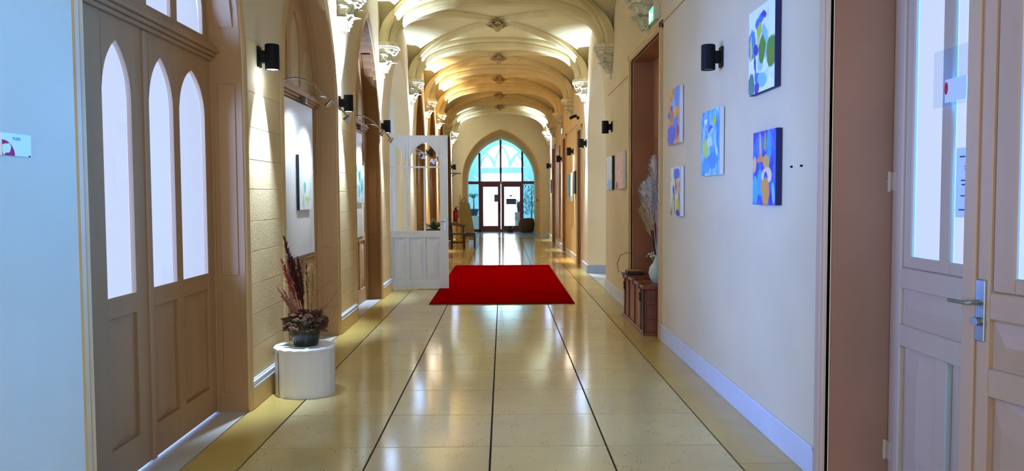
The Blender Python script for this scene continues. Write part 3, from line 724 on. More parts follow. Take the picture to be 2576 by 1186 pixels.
# ------------------------------------------------------------------ painted faces
def PAINT(name, ramp, blobs=(), scale=4.0, stretch=(1, 1, .45), dist=.05, seed=0.0):
    m = bpy.data.materials.new(name); m.use_nodes = True; nt = m.node_tree; L = nt.links; b = nt.nodes['Principled BSDF']; b.inputs['Roughness'].default_value = .5
    tc = nt.nodes.new('ShaderNodeTexCoord'); mp = nt.nodes.new('ShaderNodeMapping'); mp.inputs['Scale'].default_value = stretch; mp.inputs['Location'].default_value = (seed, seed*.7, seed*1.3)
    L.new(tc.outputs['Generated'], mp.inputs[0])
    n = nt.nodes.new('ShaderNodeTexNoise'); n.inputs['Scale'].default_value = scale; n.inputs['Detail'].default_value = 3; n.inputs['Distortion'].default_value = .8
    L.new(mp.outputs[0], n.inputs['Vector'])
    rp = nt.nodes.new('ShaderNodeValToRGB'); rp.color_ramp.interpolation = 'LINEAR'
    el = rp.color_ramp.elements
    for i, (p, c) in enumerate(ramp):
        e = el[i] if i < 2 else el.new(p)
        e.position = p; e.color = (*lin(c), 1)
    L.new(n.outputs['Fac'], rp.inputs[0]); out = rp.outputs[0]
    nd = nt.nodes.new('ShaderNodeTexNoise'); nd.inputs['Scale'].default_value = 9; nd.inputs['Detail'].default_value = 3; L.new(mp.outputs[0], nd.inputs['Vector'])
    sb = nt.nodes.new('ShaderNodeVectorMath'); sb.operation = 'SUBTRACT'; sb.inputs[1].default_value = (.5, .5, .5); L.new(nd.outputs['Color'], sb.inputs[0])
    sc_ = nt.nodes.new('ShaderNodeVectorMath'); sc_.operation = 'SCALE'; sc_.inputs['Scale'].default_value = dist*2; L.new(sb.outputs[0], sc_.inputs[0])
    ad = nt.nodes.new('ShaderNodeVectorMath'); L.new(tc.outputs['Generated'], ad.inputs[0]); L.new(sc_.outputs[0], ad.inputs[1])
    for (cx, cz, rx, rz, ang, col) in blobs:
        k = nt.nodes.new('ShaderNodeVectorMath'); k.operation = 'SUBTRACT'; k.inputs[1].default_value = (cx, .5, cz); L.new(ad.outputs[0], k.inputs[0])
        vr = nt.nodes.new('ShaderNodeVectorRotate'); vr.rotation_type = 'Y_AXIS'; vr.inputs['Angle'].default_value = rad(ang); L.new(k.outputs[0], vr.inputs['Vector'])
        dv = nt.nodes.new('ShaderNodeVectorMath'); dv.operation = 'MULTIPLY'; dv.inputs[1].default_value = (1/rx, 0, 1/rz); L.new(vr.outputs[0], dv.inputs[0])
        ln = nt.nodes.new('ShaderNodeVectorMath'); ln.operation = 'LENGTH'; L.new(dv.outputs[0], ln.inputs[0])
        mr = nt.nodes.new('ShaderNodeMapRange'); mr.inputs['From Min'].default_value = .92; mr.inputs['From Max'].default_value = 1.06; mr.inputs['To Min'].default_value = 1; mr.inputs['To Max'].default_value = 0
        L.new(ln.outputs['Value'], mr.inputs[0])
        mx = nt.nodes.new('ShaderNodeMixRGB'); mx.inputs[2].default_value = (*lin(col), 1); L.new(mr.outputs[0], mx.inputs[0]); L.new(out, mx.inputs[1]); out = mx.outputs[0]
    L.new(out, b.inputs['Base Color']); return m
NAVY = M('navy_canvas_edge', (14, 20, 92), .6, var=.1); WEDGE = M('white_canvas_edge', (226, 224, 220), .6, var=.04); BEDGE = M('dark_canvas_edge', (28, 26, 30), .6, var=.1)
WB, LB, MBL, DB, GR, TL, OR, YE = (232, 242, 250), (120, 190, 240), (30, 110, 220), (14, 30, 170), (70, 130, 40), (60, 150, 170), (214, 140, 60), (210, 210, 80)
def painting(y0_, y1_, z0, z1, mat, edge, lab, side='r', X=None, th_=.035, grp='abstract paintings on the right wall', hang=True):
    X = (XR-.004 if side == 'r' else -1.925) if X is None else X
    t = thing('painting', lab, 'painting', (X, (y0_+y1_)/2, z0), rad(-90) if side == 'r' else rad(90), grp)
    w_ = abs(y1_-y0_); h = z1-z0
    MB().box(-w_/2, w_/2, -th_, -.002, 0, h).build('canvas_edge', edge, t, bevel=.003)
    MB().box(-w_/2+.001, w_/2-.001, -th_-.0015, -th_, .001, h-.001).build('painted_face', mat, t)
    return t
painting(4.67, 5.16, 2.14, 2.67, PAINT('leaf_painting', [(.3, LB), (.42, WB), (.55, (240, 246, 235)), (.7, (190, 220, 250))],
    [(.12, .6, .16, .18, 10, (36, 130, 190)), (.1, .57, .05, .16, 5, YE), (.3, .52, .1, .06, 0, DB), (.42, .83, .17, .07, 15, MBL), (.6, .88, .1, .04, -10, DB), (.42, .73, .1, .07, 20, (170, 200, 40)), (.37, .63, .03, .1, 5, YE),
     (.62, .57, .13, .2, 8, (130, 196, 204)), (.48, .4, .13, .17, -8, (150, 208, 214)), (.53, .49, .14, .17, -15, (64, 128, 20)), (.9, .42, .2, .18, -5, (70, 136, 46)), (.88, .36, .06, .08, 0, (120, 120, 30)),
     (.27, .36, .035, .15, 12, (16, 20, 150)), (.12, .1, .14, .16, 12, (40, 124, 110)), (.36, .1, .09, .14, -22, DB), (.3, .2, .05, .09, 10, MBL), (.55, .14, .2, .08, -5, LB)], 3, (1, 1, .8), .06, 1.0),
    NAVY, 'large white and blue painting with green leaf shapes, topmost on right wall')
painting(4.63, 5.05, 1.44, 1.895, PAINT('orange_blue_painting', [(.3, (8, 10, 120)), (.45, (16, 40, 200)), (.55, (30, 110, 230)), (.65, (10, 20, 150))],
    [(.3, .8, .22, .16, 0, (26, 110, 224)), (.12, .2, .16, .2, 0, (50, 170, 220)), (.36, .3, .14, .18, 12, (46, 160, 214)), (.72, .78, .1, .22, 0, (20, 150, 190)), (.34, .78, .06, .2, 8, (216, 168, 100)), (.55, .85, .06, .14, 5, (150, 150, 70)), (.08, .56, .09, .12, -10, (226, 180, 110)), (.36, .62, .18, .05, 3, (230, 130, 70)),
     (.6, .58, .14, .1, -15, (206, 160, 80)), (.62, .4, .22, .1, 0, (236, 206, 150)), (.58, .38, .07, .06, 0, (40, 70, 200)), (.5, .28, .12, .08, 20, (240, 130, 40)), (.6, .16, .15, .2, -3, (216, 150, 60)), (.9, .16, .06, .16, 8, LB)], 5, (1, 1, .4), .06, 2.0),
    NAVY, 'dark blue painting with orange figure shapes, below the leaf painting')
painting(5.84, 6.37, 1.654, 2.157, PAINT('turquoise_painting', [(.28, (20, 90, 190)), (.42, (30, 150, 200)), (.55, (80, 190, 210)), (.68, (190, 226, 230)), (.78, (200, 220, 90))],
    [(.25, .85, .1, .05, 0, (230, 240, 240)), (.5, .72, .12, .05, 10, (20, 60, 190)), (.72, .82, .1, .09, 0, (170, 206, 60)), (.25, .42, .16, .15, -8, (190, 214, 90)), (.5, .52, .16, .08, 0, (210, 234, 240)), (.6, .22, .3, .12, 0, (30, 140, 210)), (.3, .12, .2, .08, 0, (40, 160, 216))], 6, (1, 1, .5), .09, 3.0),
    WEDGE, 'turquoise and green painting hanging under the unlit wall lamp')
painting(7.17, 7.68, 1.983, 2.50, PAINT('orange_tower_painting', [(.3, (220, 160, 60)), (.45, (230, 180, 90)), (.58, (190, 120, 90)), (.7, (226, 190, 140))],
    [(.78, .85, .2, .22, 8, (60, 150, 240)), (.5, .72, .16, .1, 0, (130, 190, 240)), (.35, .63, .08, .08, 0, (20, 30, 190)), (.12, .55, .1, .06, 0, MBL), (.35, .5, .2, .1, 0, (180, 110, 100)), (.7, .36, .2, .14, 0, (40, 130, 220)), (.3, .18, .4, .18, 0, (24, 70, 200)), (.85, .2, .12, .12, 0, (170, 40, 110))], 5, (1, 1, .5), .09, 4.0),
    WEDGE, 'orange painting with a blue corner and blue base, upper left of group')
painting(7.12, 7.53, 1.313, 1.766, PAINT('yellow_streak_painting', [(.3, (226, 214, 130)), (.45, (236, 236, 220)), (.56, (206, 180, 90)), (.68, (120, 110, 90))],
    [(.62, .86, .3, .12, 0, (30, 90, 200)), (.3, .55, .08, .1, 0, (20, 30, 190)), (.55, .6, .06, .2, 0, (30, 40, 60)), (.75, .6, .1, .14, 0, (226, 140, 100)), (.4, .3, .05, .28, 0, (60, 60, 70)), (.7, .2, .16, .14, 0, (214, 190, 60)), (.75, .06, .2, .06, 0, (20, 40, 140))], 7, (1, 1, .3), .08, 5.0),
    WEDGE, 'small streaky yellow painting, lowest and farthest of the near right group')
painting(11.6, 12.17, 1.59, 2.09, PAINT('pale_blue_painting', [(.3, (200, 214, 228)), (.5, (226, 232, 238)), (.7, (150, 190, 226))], [(.6, .14, .5, .18, 0, (150, 196, 232))], 4), BEDGE, 'pale blue white painting with black edge, just before side passage')
painting(10.5, 11.2, 1.6, 2.1, PAINT('pink_painting', [(.3, (196, 120, 110)), (.45, (232, 180, 168)), (.6, (226, 190, 176)), (.75, (180, 140, 120))], [(.15, .08, .16, .1, 0, (190, 40, 60)), (.5, .45, .1, .12, 0, (236, 214, 200))], 7, (1, 1, .5), .08, 6.0), WEDGE, 'pink and cream painting beside the tall recessed doorway')
painting(18.9, 19.6, 1.5, 2.02, PAINT('cyan_painting', [(.3, (20, 60, 190)), (.5, (40, 170, 190)), (.7, (120, 200, 220))], [], 5, seed=8.0), NAVY, 'cyan and blue painting farthest of the three under the far lamp')
painting(18.25, 18.8, 1.38, 2.04, PAINT('lilac_painting', [(.3, (210, 206, 236)), (.5, (226, 226, 240)), (.7, (90, 180, 210))], [(.5, .1, .4, .1, 0, (60, 160, 210))], 4, seed=9.0), WEDGE, 'tall lilac and white painting in the middle under the far lamp')
painting(17.6, 18.05, 1.55, 2.06, PAINT('night_painting', [(.3, (12, 14, 40)), (.6, (30, 34, 70)), (.75, (90, 90, 110))], [], 4, seed=10.0), BEDGE, 'black edged dark painting, nearest of three under the far lamp')
painting(26.2, 26.75, 1.6, 2.05, PAINT('grey_painting', [(.3, (90, 96, 106)), (.6, (150, 154, 166))], [], 4, seed=11.0), BEDGE, 'small grey painting under the farthest right wall lamp')
painting(22.55, 23.9, .3, 2.95, PAINT('ochre_panel', [(.3, (186, 140, 80)), (.5, (206, 170, 110)), (.7, (170, 110, 60))], [(.6, .5, .2, .14, 0, (220, 170, 40)), (.5, .62, .12, .06, 0, (190, 100, 50))], 3, seed=12.0), M('wood_panel_edge', (110, 70, 36), .5), 'tall ochre painted panel standing on far right wall', grp=None, th_=.03)
# boards on the left
for (ya, yb, za, zb, lab) in ((7.02, 8.1, .94, 2.4, 'white display board hung in the nearest covered left bay'), (9.85, 10.92, .96, 2.36, 'white display board in the left bay before the white door')):
    t = thing('display_board', lab, 'board', (-1.945, (ya+yb)/2, za), rad(90), 'white display boards in the left bays')
    MB().box(-(yb-ya)/2, (yb-ya)/2, -.014, .03, 0, zb-za).build('board_panel', BOARDW, t, bevel=.003)
    MB().box(-(yb-ya)/2, (yb-ya)/2, -.016, .03, -.022, -.002).build('board_ledge', GREYBOX, t, bevel=.003)
painting(7.42, 7.9, 1.38, 1.9, PAINT('white_meadow_painting', [(.3, (236, 240, 238)), (.6, (228, 236, 236)), (.8, (210, 226, 220))], [(.42, .42, .1, .09, 10, (120, 200, 200)), (.6, .2, .2, .06, 0, (190, 220, 150)), (.3, .15, .06, .15, 0, (180, 214, 190)), (.85, .3, .05, .2, 0, (180, 214, 200))], 5, dist=.12), BEDGE, 'white painting with faint teal marks on the nearest display board', 'l', -1.93, .03, 'paintings on the left boards')
painting(10.25, 10.84, 1.42, 1.93, PAINT('teal_leaf_painting', [(.3, (190, 230, 236)), (.5, (226, 240, 244)), (.65, (60, 180, 190))], [(.5, .7, .16, .14, 20, (20, 150, 160)), (.75, .45, .1, .2, -10, (30, 160, 180)), (.4, .3, .12, .14, 10, (90, 200, 210))], 7, dist=.12, seed=3.3), WEDGE, 'white painting with teal leaf strokes on second display board', 'l', -1.93, .03, 'paintings on the left boards')

# ------------------------------------------------------------------ pedestal, pot and dried arrangement
PED = M('white_cracked_drum', (226, 222, 214), .5, var=.06, scale=5, bump=.25, bscale=14, stretch=(3, 3, .15))
t = thing('plinth_drum', 'white round drum plinth standing beside nearest left pier', 'plinth', (-1.525, 6.04, 0))
rings = []; n = 56
for z, r in ((0, .222), (.34, .222)):
    rings.append([((r+.0025*math.sin(j*2.3)+.002*math.sin(j*5.1))*math.cos(2*math.pi*j/n), (r+.0025*math.sin(j*2.3)+.002*math.sin(j*5.1))*math.sin(2*math.pi*j/n), z) for j in range(n)])
MB().loft(rings).build('drum', PED, t, smooth=True)
rings = []
for z, q in ((.338, .0), (.345, .008), (.362, .009), (.368, 0)):
    rings.append([((.224+q*(1+.5*math.sin(j*1.7))+.003*math.sin(j*3.3))*math.cos(2*math.pi*j/n), (.224+q*(1+.5*math.sin(j*1.7))+.003*math.sin(j*3.3))*math.sin(2*math.pi*j/n), z+.003*math.sin(j*2.1)*(1 if q else 0)) for j in range(n)])
MB().loft(rings).build('top_slab', PED, t, smooth=True)
a = rad(222); MB().box(-.002, .002, -.001, .001, .01, .335).build('seam', GROUT, t, loc=(.2225*math.cos(a), .2225*math.sin(a), 0), rot=(0, 0, a))
t = thing('dried_flower_pot', 'dark green pot of dried plumes on the white drum', 'flower pot', (-1.515, 6.03, .369))
POT = M('dark_green_plastic', (22, 34, 26), .25, var=.2, spec=.6)
MB().lathe([(0, 0), (.088, 0), (.092, .01), (.128, .17), (.136, .172), (.138, .2), (.128, .2), (.12, .16), (0, .15)], 28).build('pot', POT, t, smooth=True)
def plume(name, mat, base, tip, width, n, parent, bend=.0, droop=.35, start=.35, rnd=R, thick=.0036):
    base, tip = Vector(base), Vector(tip); m = MB(); ax = tip-base; sd = ax.cross(Vector((0, 0, 1)));
    sd = sd.normalized() if sd.length > 1e-4 else Vector((1, 0, 0))
    P = lambda q: base+ax*q+sd*bend*math.sin(q*math.pi*.8)
    m.tube([P(i/8) for i in range(9)], [.0035*(1-.7*i/8) for i in range(9)], 5)
    for i in range(n):
        q = start+(1-start)*rnd.random()**.9; p = P(q); a = rnd.random()*2*math.pi; env = math.sin(math.pi*min(1, (q-start)/(1-start)*.8+.16))
        L = width*env*(.6+.6*rnd.random()); axn = ax.normalized(); u = axn.orthogonal().normalized(); v = axn.cross(u); o = u*math.cos(a)+v*math.sin(a)
        p1 = p+axn*L*.9+o*L*.45; p2 = p+axn*L*1.35+o*L*.95-Vector((0, 0, L*droop)); w_ = axn.cross(o)*thick
        m.add([p-w_, p+w_, p1+w_*.9, p1-w_*.9, p2], [(0, 1, 2, 3), (3, 2, 4)])
    return m.build(name, mat, parent)
DKRED = M('dark_red_plume', (74, 22, 18), .8, var=.3, scale=30); ROSE = M('rose_plume', (176, 66, 62), .8, var=.25, scale=30); STRAW = M('straw_plume', (206, 170, 106), .85, var=.15, scale=30); PALEROSE = M('faded_rose_plume', (172, 118, 96), .8, var=.2, scale=30); DRY = M('dried_leaf_litter', (92, 58, 26), .8, var=.5, scale=25); TWIG = M('brown_twig', (112, 84, 50), .8, var=.2)
plume('dark_plume', DKRED, (-.02, 0, .17), (-.17, .02, .84), .055, 260, t, .03, .1, .25)
plume('dark_plume', DKRED, (0, -.02, .17), (-.05, -.02, .68), .05, 220, t, .015, .1, .25)
plume('dark_plume', DKRED, (-.01, .02, .17), (-.11, .03, .68), .05, 200, t, .02, .1, .25)
plume('dark_plume', M('black_plume', (26, 14, 12), .8, var=.2), (.02, 0, .17), (.012, 0, .63), .018, 160, t, 0, .1, .5)
plume('rose_plume', ROSE, (-.03, .02, .17), (-.19, .03, .66), .05, 160, t, .02, .2, .3)
plume('rose_plume', PALEROSE, (-.04, -.03, .17), (-.2, -.06, .46), .026, 160, t, .01, .1, .25)
plume('rose_plume', PALEROSE, (-.03, -.04, .17), (-.15, -.07, .44), .026, 160, t, .01, .1, .25)
plume('rose_plume', PALEROSE, (-.02, -.05, .17), (-.1, -.07, .42), .026, 160, t, .01, .1, .25)
plume('straw_plume', STRAW, (.03, -.01, .17), (.055, -.02, .62), .06, 620, t, .005, .25, .2)
for tx, tz, bd in ((.2, .5, .05), (.28, .48, -.04), (.17, .3, .03), (.25, .3, .05)):
    m = MB(); P0 = Vector((.04, 0, .16)); P1 = Vector((tx, .0, tz)); m.tube([P0+(P1-P0)*q/8+Vector((-bd*math.sin(q/8*math.pi), 0, .03*math.sin(q/8*math.pi))) for q in range(9)], [.0022*(1-.6*q/8) for q in range(9)], 5); m.build('twig', TWIG, t)
m = MB()
for i in range(280):
    a = R.random()*2*math.pi; r = .05+.115*R.random(); z = .17+.085*R.random()-(.05 if r > .13 else 0); p = Vector((r*math.cos(a), r*math.sin(a), z)); L = .02+.025*R.random()
    u = Vector((R.gauss(0, 1), R.gauss(0, 1), R.gauss(0, .6))).normalized(); v = u.orthogonal().normalized()*L*.5
    m.add([p-u*L, p+v, p+u*L, p-v, p+u.cross(v)*.5], [(0, 1, 4), (1, 2, 4), (2, 3, 4), (3, 0, 4)])
lit = m.build('leaf_litter', DRY, t); lit['kind'] = 'stuff'

# ------------------------------------------------------------------ chest with vase
WALNUT = M('walnut_chest_wood', (128, 62, 40), .38, var=.25, scale=3, stretch=(1, .3, 3)); IRON = M('black_iron_strap', (20, 16, 14), .5, .3, var=.2); REDWOOD = M('red_brown_plank', (150, 84, 58), .4, var=.2, scale=4, stretch=(1, 1, .3))
t = thing('wooden_chest', 'dark iron strapped wooden chest in recess on right', 'chest', (1.72, 9.12, 0))
X0, X1, Y0, Y1, H = -.21, .2, -.72, .74, .535
bd = MB().box(X0+.012, X1, Y0, Y1, .03, H-.035).build('body', WALNUT, t, bevel=.006)
k = 6
for i in range(k):
    a = Y0+(Y1-Y0)*i/k; b = Y0+(Y1-Y0)*(i+1)/k; MB().box(X0, X0+.02, a+.003, b-.003, .035, H-.05).build('plank', REDWOOD, bd, bevel=.004)
for z0, z1 in ((.035, .17), (.173, .33), (.333, H-.05)): MB().box(X0+.02, X1-.01, Y0-.012, Y0+.01, z0, z1).build('plank', WALNUT, bd, bevel=.004)
MB().box(X0-.015, X1+.01, Y0-.02, Y1+.02, .0, .035).build('plinth', WALNUT, t, bevel=.004)
ld = MB().box(X0-.025, X1+.015, Y0-.03, Y1+.03, H-.035, H).build('lid', WALNUT, t, bevel=.006)
for y in (-.52, -.12, .3, .6):
    m = MB(); m.box(X0-.008, X0+.004, y-.016, y+.016, .035, H-.04); m.box(X0-.03, X0-.022, y-.016, y+.016, H-.05, H); m.box(X0-.03, X0+.1, y-.016, y+.016, H, H+.004)
    st = m.build('iron_strap', IRON, t)
    if y in (-.52, .6):
        for z in (.42, .37):
            pts = [(X0-.016, y+.022*math.cos(q*math.pi/8), z+.022*math.sin(q*math.pi/8)) for q in range(17)]; MB().tube(pts, .005, 6).build('iron_ring', IRON, st)
m = MB(); m.box(X0-.015, X0+.0, Y0-.015, Y0+.03, .03, H-.04); m.build('corner_iron', IRON, t)
VASE = M('pale_celadon_glaze', (196, 214, 190), .2, var=.05)
v = thing('celadon_vase', 'pale green bottle vase of pampas grass on the chest', 'vase', (1.70, 8.66, H+.0045))
MB().lathe([(0, 0), (.05, 0), (.085, .05), (.1, .11), (.088, .17), (.05, .22), (.032, .27), (.03, .3), (.036, .31), (.03, .31), (.024, .27), (0, .26)], 24).build('vase_body', VASE, v, smooth=True)
PAMPAS = M('pale_pampas', (236, 228, 222), .9, var=.1, scale=30); PAMPB = M('tan_pampas', (214, 180, 134), .9, var=.15, scale=30); STEM = M('dark_stem', (52, 34, 18), .8, var=.2)
for i, (dx, dy, z1, mt, wd_) in enumerate(((-.15, .04, 1.1, PAMPAS, .17), (-.04, .0, 1.4, PAMPAS, .16), (-.12, .02, .95, PAMPB, .17), (-.17, .1, .84, PAMPB, .13), (.03, -.02, 1.1, PAMPAS, .16), (-.09, -.02, 1.15, PAMPAS, .16))):
    plume('pampas_plume', mt, (.0, .0, .26), (dx, dy, z1), wd_, 420, v, .03, .55, .42, thick=.003)
for dx, dy, z1 in ((-.07, .06, .62), (-.05, .02, .58), (-.02, .04, .66)): MB().tube([(0, 0, .2), (dx*.5, dy*.5, z1*.6), (dx, dy, z1)], .006, 6).build('stem', STEM, v)
m = MB()
for i in range(26):
    p = Vector((-.05+R.gauss(0, .022), .05+R.gauss(0, .03), .3+R.gauss(0, .014))); m.lathe([(0, -.008), (.009, 0), (0, .008)], 6, p)
m.build('white_blossom', PAPER, v)
# twig garland hanging over the far end of the chest
t = thing('twig_garland', 'thin bare twig arching over far end of the chest', 'twig', (1.53, 9.6, H))
m = MB(); m.tube([(.12, -.35, .22), (.08, -.1, .26), (.0, .15, .26), (-.05, .32, .22), (-.075, .45, .1), (-.06, .42, .0), (-.02, .2, .006)], [.003, .004, .004, .004, .004, .003, .003], 6); m.build('twig', TWIG, t)
t = thing('dark_sprig', 'dark dried sprig lying on the chest lid', 'sprig', (1.6, 8.95, H+.005))
m = MB(); m.tube([(-.07, .12, .0), (-.08, .06, .02), (-.02, -.02, .03), (.08, -.1, .012)], .005, 6)
for i in range(14):
    q = R.random(); p = Vector((-.02+.1*q, -.02-.08*q, .026-.012*q)); m.lathe([(0, -.012), (.01, 0), (0, .012)], 5, p)
m.build('sprig_stem', STEM, t)
t = thing('small_book', 'small dark box at the far corner of the chest lid', 'box', (1.6, 9.72, H+.0045)); MB().box(-.08, .12, -.1, .1, 0, .035).build('box_body', M('dark_brown_box', (52, 30, 20), .5), t, bevel=.004); MB().box(-.081, .12, -.1, .1, .035, .042).build('box_lid', M('tan_box_lid', (160, 120, 80), .5), t, bevel=.002)

# ------------------------------------------------------------------ signs
t = thing('door_sign', 'white wall plaque with magenta emblem on near left wall', 'sign', (XL+.001, 2.925, 1.655), rad(90))
MB().box(-.085, .09, -.012, 0, 0, .082).build('plaque', BOARDW, t, bevel=.002)
MAG = M('magenta_print', (190, 10, 84), .5)
MB().poly([(-.085, .0005)]+[(-.085+.072*math.cos(rad(a)), .0005+.056*math.sin(rad(a))) for a in range(0, 91, 10)], -.0126, -.012, xz).build('emblem_arch', MAG, t)
MB().poly([(-.085, .012), (-.078, .001), (-.066, .011), (-.055, .010), (-.044, .013), (-.038, .024), (-.036, .034), (-.044, .045), (-.056, .043), (-.068, .043), (-.085, .038)], -.0132, -.0126, xz).build('emblem_figure', BOARDW, t)
text('FILIERE', .0155, M('blue_grey_print', (60, 110, 140), .5), 'lettering', t, (.0, -.0125, .058), (rad(90), 0, 0))
MB().box(.072, .082, -.0126, -.012, .0, .006).build('corner_mark', M('navy_print', (20, 40, 90), .5), t)
GREEN = EM('green_sign_light', (.0, .9, .45), 1.1)
def exit_sign(y, z, lab):
    t = thing('exit_sign', lab, 'exit sign', (XR, y, z), rad(-90), 'green exit signs over the right doorways')
    MB().box(-.19, .17, -.05, 0, 0, .16).build('sign_box', M('cream_plastic', (206, 198, 160), .5), t, bevel=.004)
    MB().box(-.18, .07, -.0515, -.05, .008, .152).build('sign_face', GREEN, t)
    WH = EM('white_sign_print', (.8, 1, .92), 1.2)
    m = MB(); m.box(-.16, -.13, -.053, -.0515, .03, .13); m.box(-.105, -.085, -.053, -.0515, .03, .13); m.box(-.06, -.04, -.053, -.0515, .03, .1); m.build('sign_bars', WH, t)
    m = MB(); m.lathe([(0, 0), (.01, 0), (.01, .001), (0, .001)], 8, (0, 0, 0)); 
    MB().poly([(-.02, .07), (.02, .1), (.02, .08), (.05, .08), (.05, .06), (.02, .06), (.02, .04)], -.053, -.0515, xz).build('sign_arrow', WH, t)
exit_sign(8.46, 3.34, 'green running exit sign above the chest doorway')
exit_sign(21.3, 3.16, 'small green exit sign above the far right doorway')
t = thing('security_camera', 'small black camera high on the right wall past passage', 'camera', (XR, 17.0, 3.12), math.pi)
MB().box(0, .05, -.03, .03, .02, .08).build('camera_mount', BLACKMETAL, t, bevel=.006); MB().tube([(.05, 0, .1), (.12, 0, .08), (.2, 0, .04)], .03, 10).build('camera_body', BLACKMETAL, t, smooth=True)
for y, lb in ((4.47, 'tiny screw in right wall just beside the dark blue painting'), (4.32, 'tiny screw in right wall nearer the near door casing')): tag(MB().tube([(XR+.002, y, 1.66), (XR-.012, y, 1.66)], .006, 6).build('wall_screw', BLACKMETAL), lb, 'screw', 'bare wall screws')

# ------------------------------------------------------------------ far left: plant, chair, low table, board, extinguishers
LEAFG = M('dark_green_leaf', (30, 58, 26), .4, var=.3, scale=8); BLUEG = M('blue_green_leaf', (36, 110, 104), .5, var=.3, scale=8); BLACKPOT = M('charcoal_pot', (46, 44, 46), .5)
def strap_leaves(n, L, wd_, z0, spread, parent, mat, name='leaf', joined=True, up_=.8, droop=.5, rnd=R):
    m = MB()
    for i in range(n):
        a = 2*math.pi*i/n*1.618*3+rnd.random(); l = L*(.7+.4*rnd.random()); el = up_*(.55+.6*rnd.random()); pts = []
        for q in range(7):
            f = q/6; r = l*f*math.cos(el)*spread+.01; z = z0+l*f*math.sin(el)-droop*l*f*f*f; pts.append((r, z, wd_*math.sin(math.pi*min(1, f*.9+.08))**.8))
        vs = []
        for r, z, w_ in pts:
            c, s_ = math.cos(a), math.sin(a); vs += [(r*c-s_*w_/2, r*s_+c*w_/2, z+.006), (r*c, r*s_, z-.006), (r*c+s_*w_/2, r*s_-c*w_/2, z+.006)]
        fs = []
        for q in range(6): k = 3*q; fs += [(k, k+1, k+4, k+3), (k+1, k+2, k+5, k+4)]
        if joined: m.add(vs, fs)
        else: MB().add(vs, fs).build(name, mat, parent, smooth=True)
    if joined: return m.build(name, mat, parent)
t = thing('potted_plant', 'dark strap leaved plant seen through the white door glass', 'plant', (-1.38, 15.95, 0))
MB().lathe([(0, 0), (.12, 0), (.17, .82), (.18, .85), (.16, .85), (.15, .8), (0, .78)], 20).build('planter', BLACKPOT, t, smooth=True)
strap_leaves(15, .5, .08, .82, .8, t, LEAFG, 'leaf', False, .95, .45)
DARKWOOD = M('dark_walnut', (36, 18, 12), .35, var=.25)
def rail_box(m, a, b, w_): m.tube([a, b], w_, 4)
t = thing('wooden_chair', 'dark curved wooden armchair beside the far left wall', 'chair', (-1.28, 22.6, 0))
MB().box(-.22, .2, -.21, .21, .42, .46).build('seat', DARKWOOD, t, bevel=.01)
for x, y in ((-.19, -.18), (-.19, .18), (.17, -.18), (.17, .18)): MB().tube([(x, y, 0), (x*.95, y*.95, .43)], [.017, .022], 8).build('leg', DARKWOOD, t)
MB().tube([(.19, -.2, .66), (.05, -.22, .68), (-.18, -.2, .72), (-.25, 0, .76), (-.18, .2, .72), (.05, .22, .68), (.19, .2, .66)], .024, 8).build('arm_rail', DARKWOOD, t, smooth=True)
for x, y in ((.15, -.2), (.15, .2), (-.2, -.17), (-.2, .17), (-.24, 0)): MB().tube([(x*.9, y*.9, .45), (x, y, .69)], .013, 6).build('spindle', DARKWOOD, t)
m = MB()
for a, b in (((-.18, -.17, .18), (.16, -.17, .18)), ((-.18, .17, .18), (.16, .17, .18))): m.tube([a, b], .012, 6)
m.build('stretcher', DARKWOOD, t)
t = thing('low_table', 'small dark low table beside the curved wooden armchair', 'table', (-1.0, 23.35, 0))
MB().box(-.2, .2, -.26, .26, .40, .435).build('table_top', DARKWOOD, t, bevel=.006)
MB().box(-.18, .18, -.24, .24, .33, .40).build('apron', DARKWOOD, t, bevel=.004)
for x, y in ((-.16, -.22), (.16, -.22), (-.16, .22), (.16, .22)): MB().box(x-.024, x+.024, y-.024, y+.024, 0, .34).build('leg', DARKWOOD, t, bevel=.004)
KRAFT = M('olive_board', (150, 140, 92), .7, var=.1); PALEW = M('pale_wood', (206, 188, 150), .6, var=.08)
t = thing('leaning_easel', 'olive canvas board on a pale wooden easel behind low table', 'easel', (-1.2, 24.6, 0))
for x in (-.17, .12): MB().tube([(x, -.1, 0), (x*.8, .12, 1.55)], .025, 4).build('easel_leg', PALEW, t)
MB().tube([(-.02, .45, 0), (-.02, .12, 1.45)], .02, 4).build('easel_leg', PALEW, t)
for z in (.55, 1.3): MB().box(-.2, .14, -.05+.13*z, -.02+.13*z, z-.02, z+.02).build('cross_bar', PALEW, t)
MB().poly([(-.14, .2), (.36, .12), (.16, 1.3), (-.14, 1.33)], -.06, -.035, xz).build('olive_board', KRAFT, t)
REDP = M('extinguisher_red', (186, 14, 16), .3, var=.08); YEL = M('yellow_plate', (222, 170, 30), .5, var=.06)
def extinguisher(x, y, z, h, r, lab):
    t = thing('fire_extinguisher', lab, 'extinguisher', (x, y, z), 0, 'red fire extinguishers by the archway')
    MB().lathe([(0, 0), (r*.9, 0), (r, .02), (r, h*.8), (r*.8, h*.9), (r*.35, h*.97), (r*.3, h), (0, h)], 20).build('cylinder', REDP, t, smooth=True)
    m = MB(); m.lathe([(0, h), (r*.35, h), (r*.35, h+.04), (0, h+.04)], 10); m.box(-.01, .09, -.012, .012, h+.04, h+.055); m.box(-.01, .08, -.012, .012, h+.075, h+.088); m.build('valve_lever', BLACKMETAL, t)
    MB().tube([(.02, 0, h+.03), (.1, -.02, h+.13), (.02, -.02, h+.22), (-.06, -.02, h+.14), (-.05, -.02, h+.04)] if h > .5 else [(.02, 0, h+.02), (r+.03, -.01, h*.8), (r+.02, -.01, h*.3)], .012, 8).build('hose', BLACKMETAL, t, smooth=True)
    return t
sx, sy = -1.38, 26.35
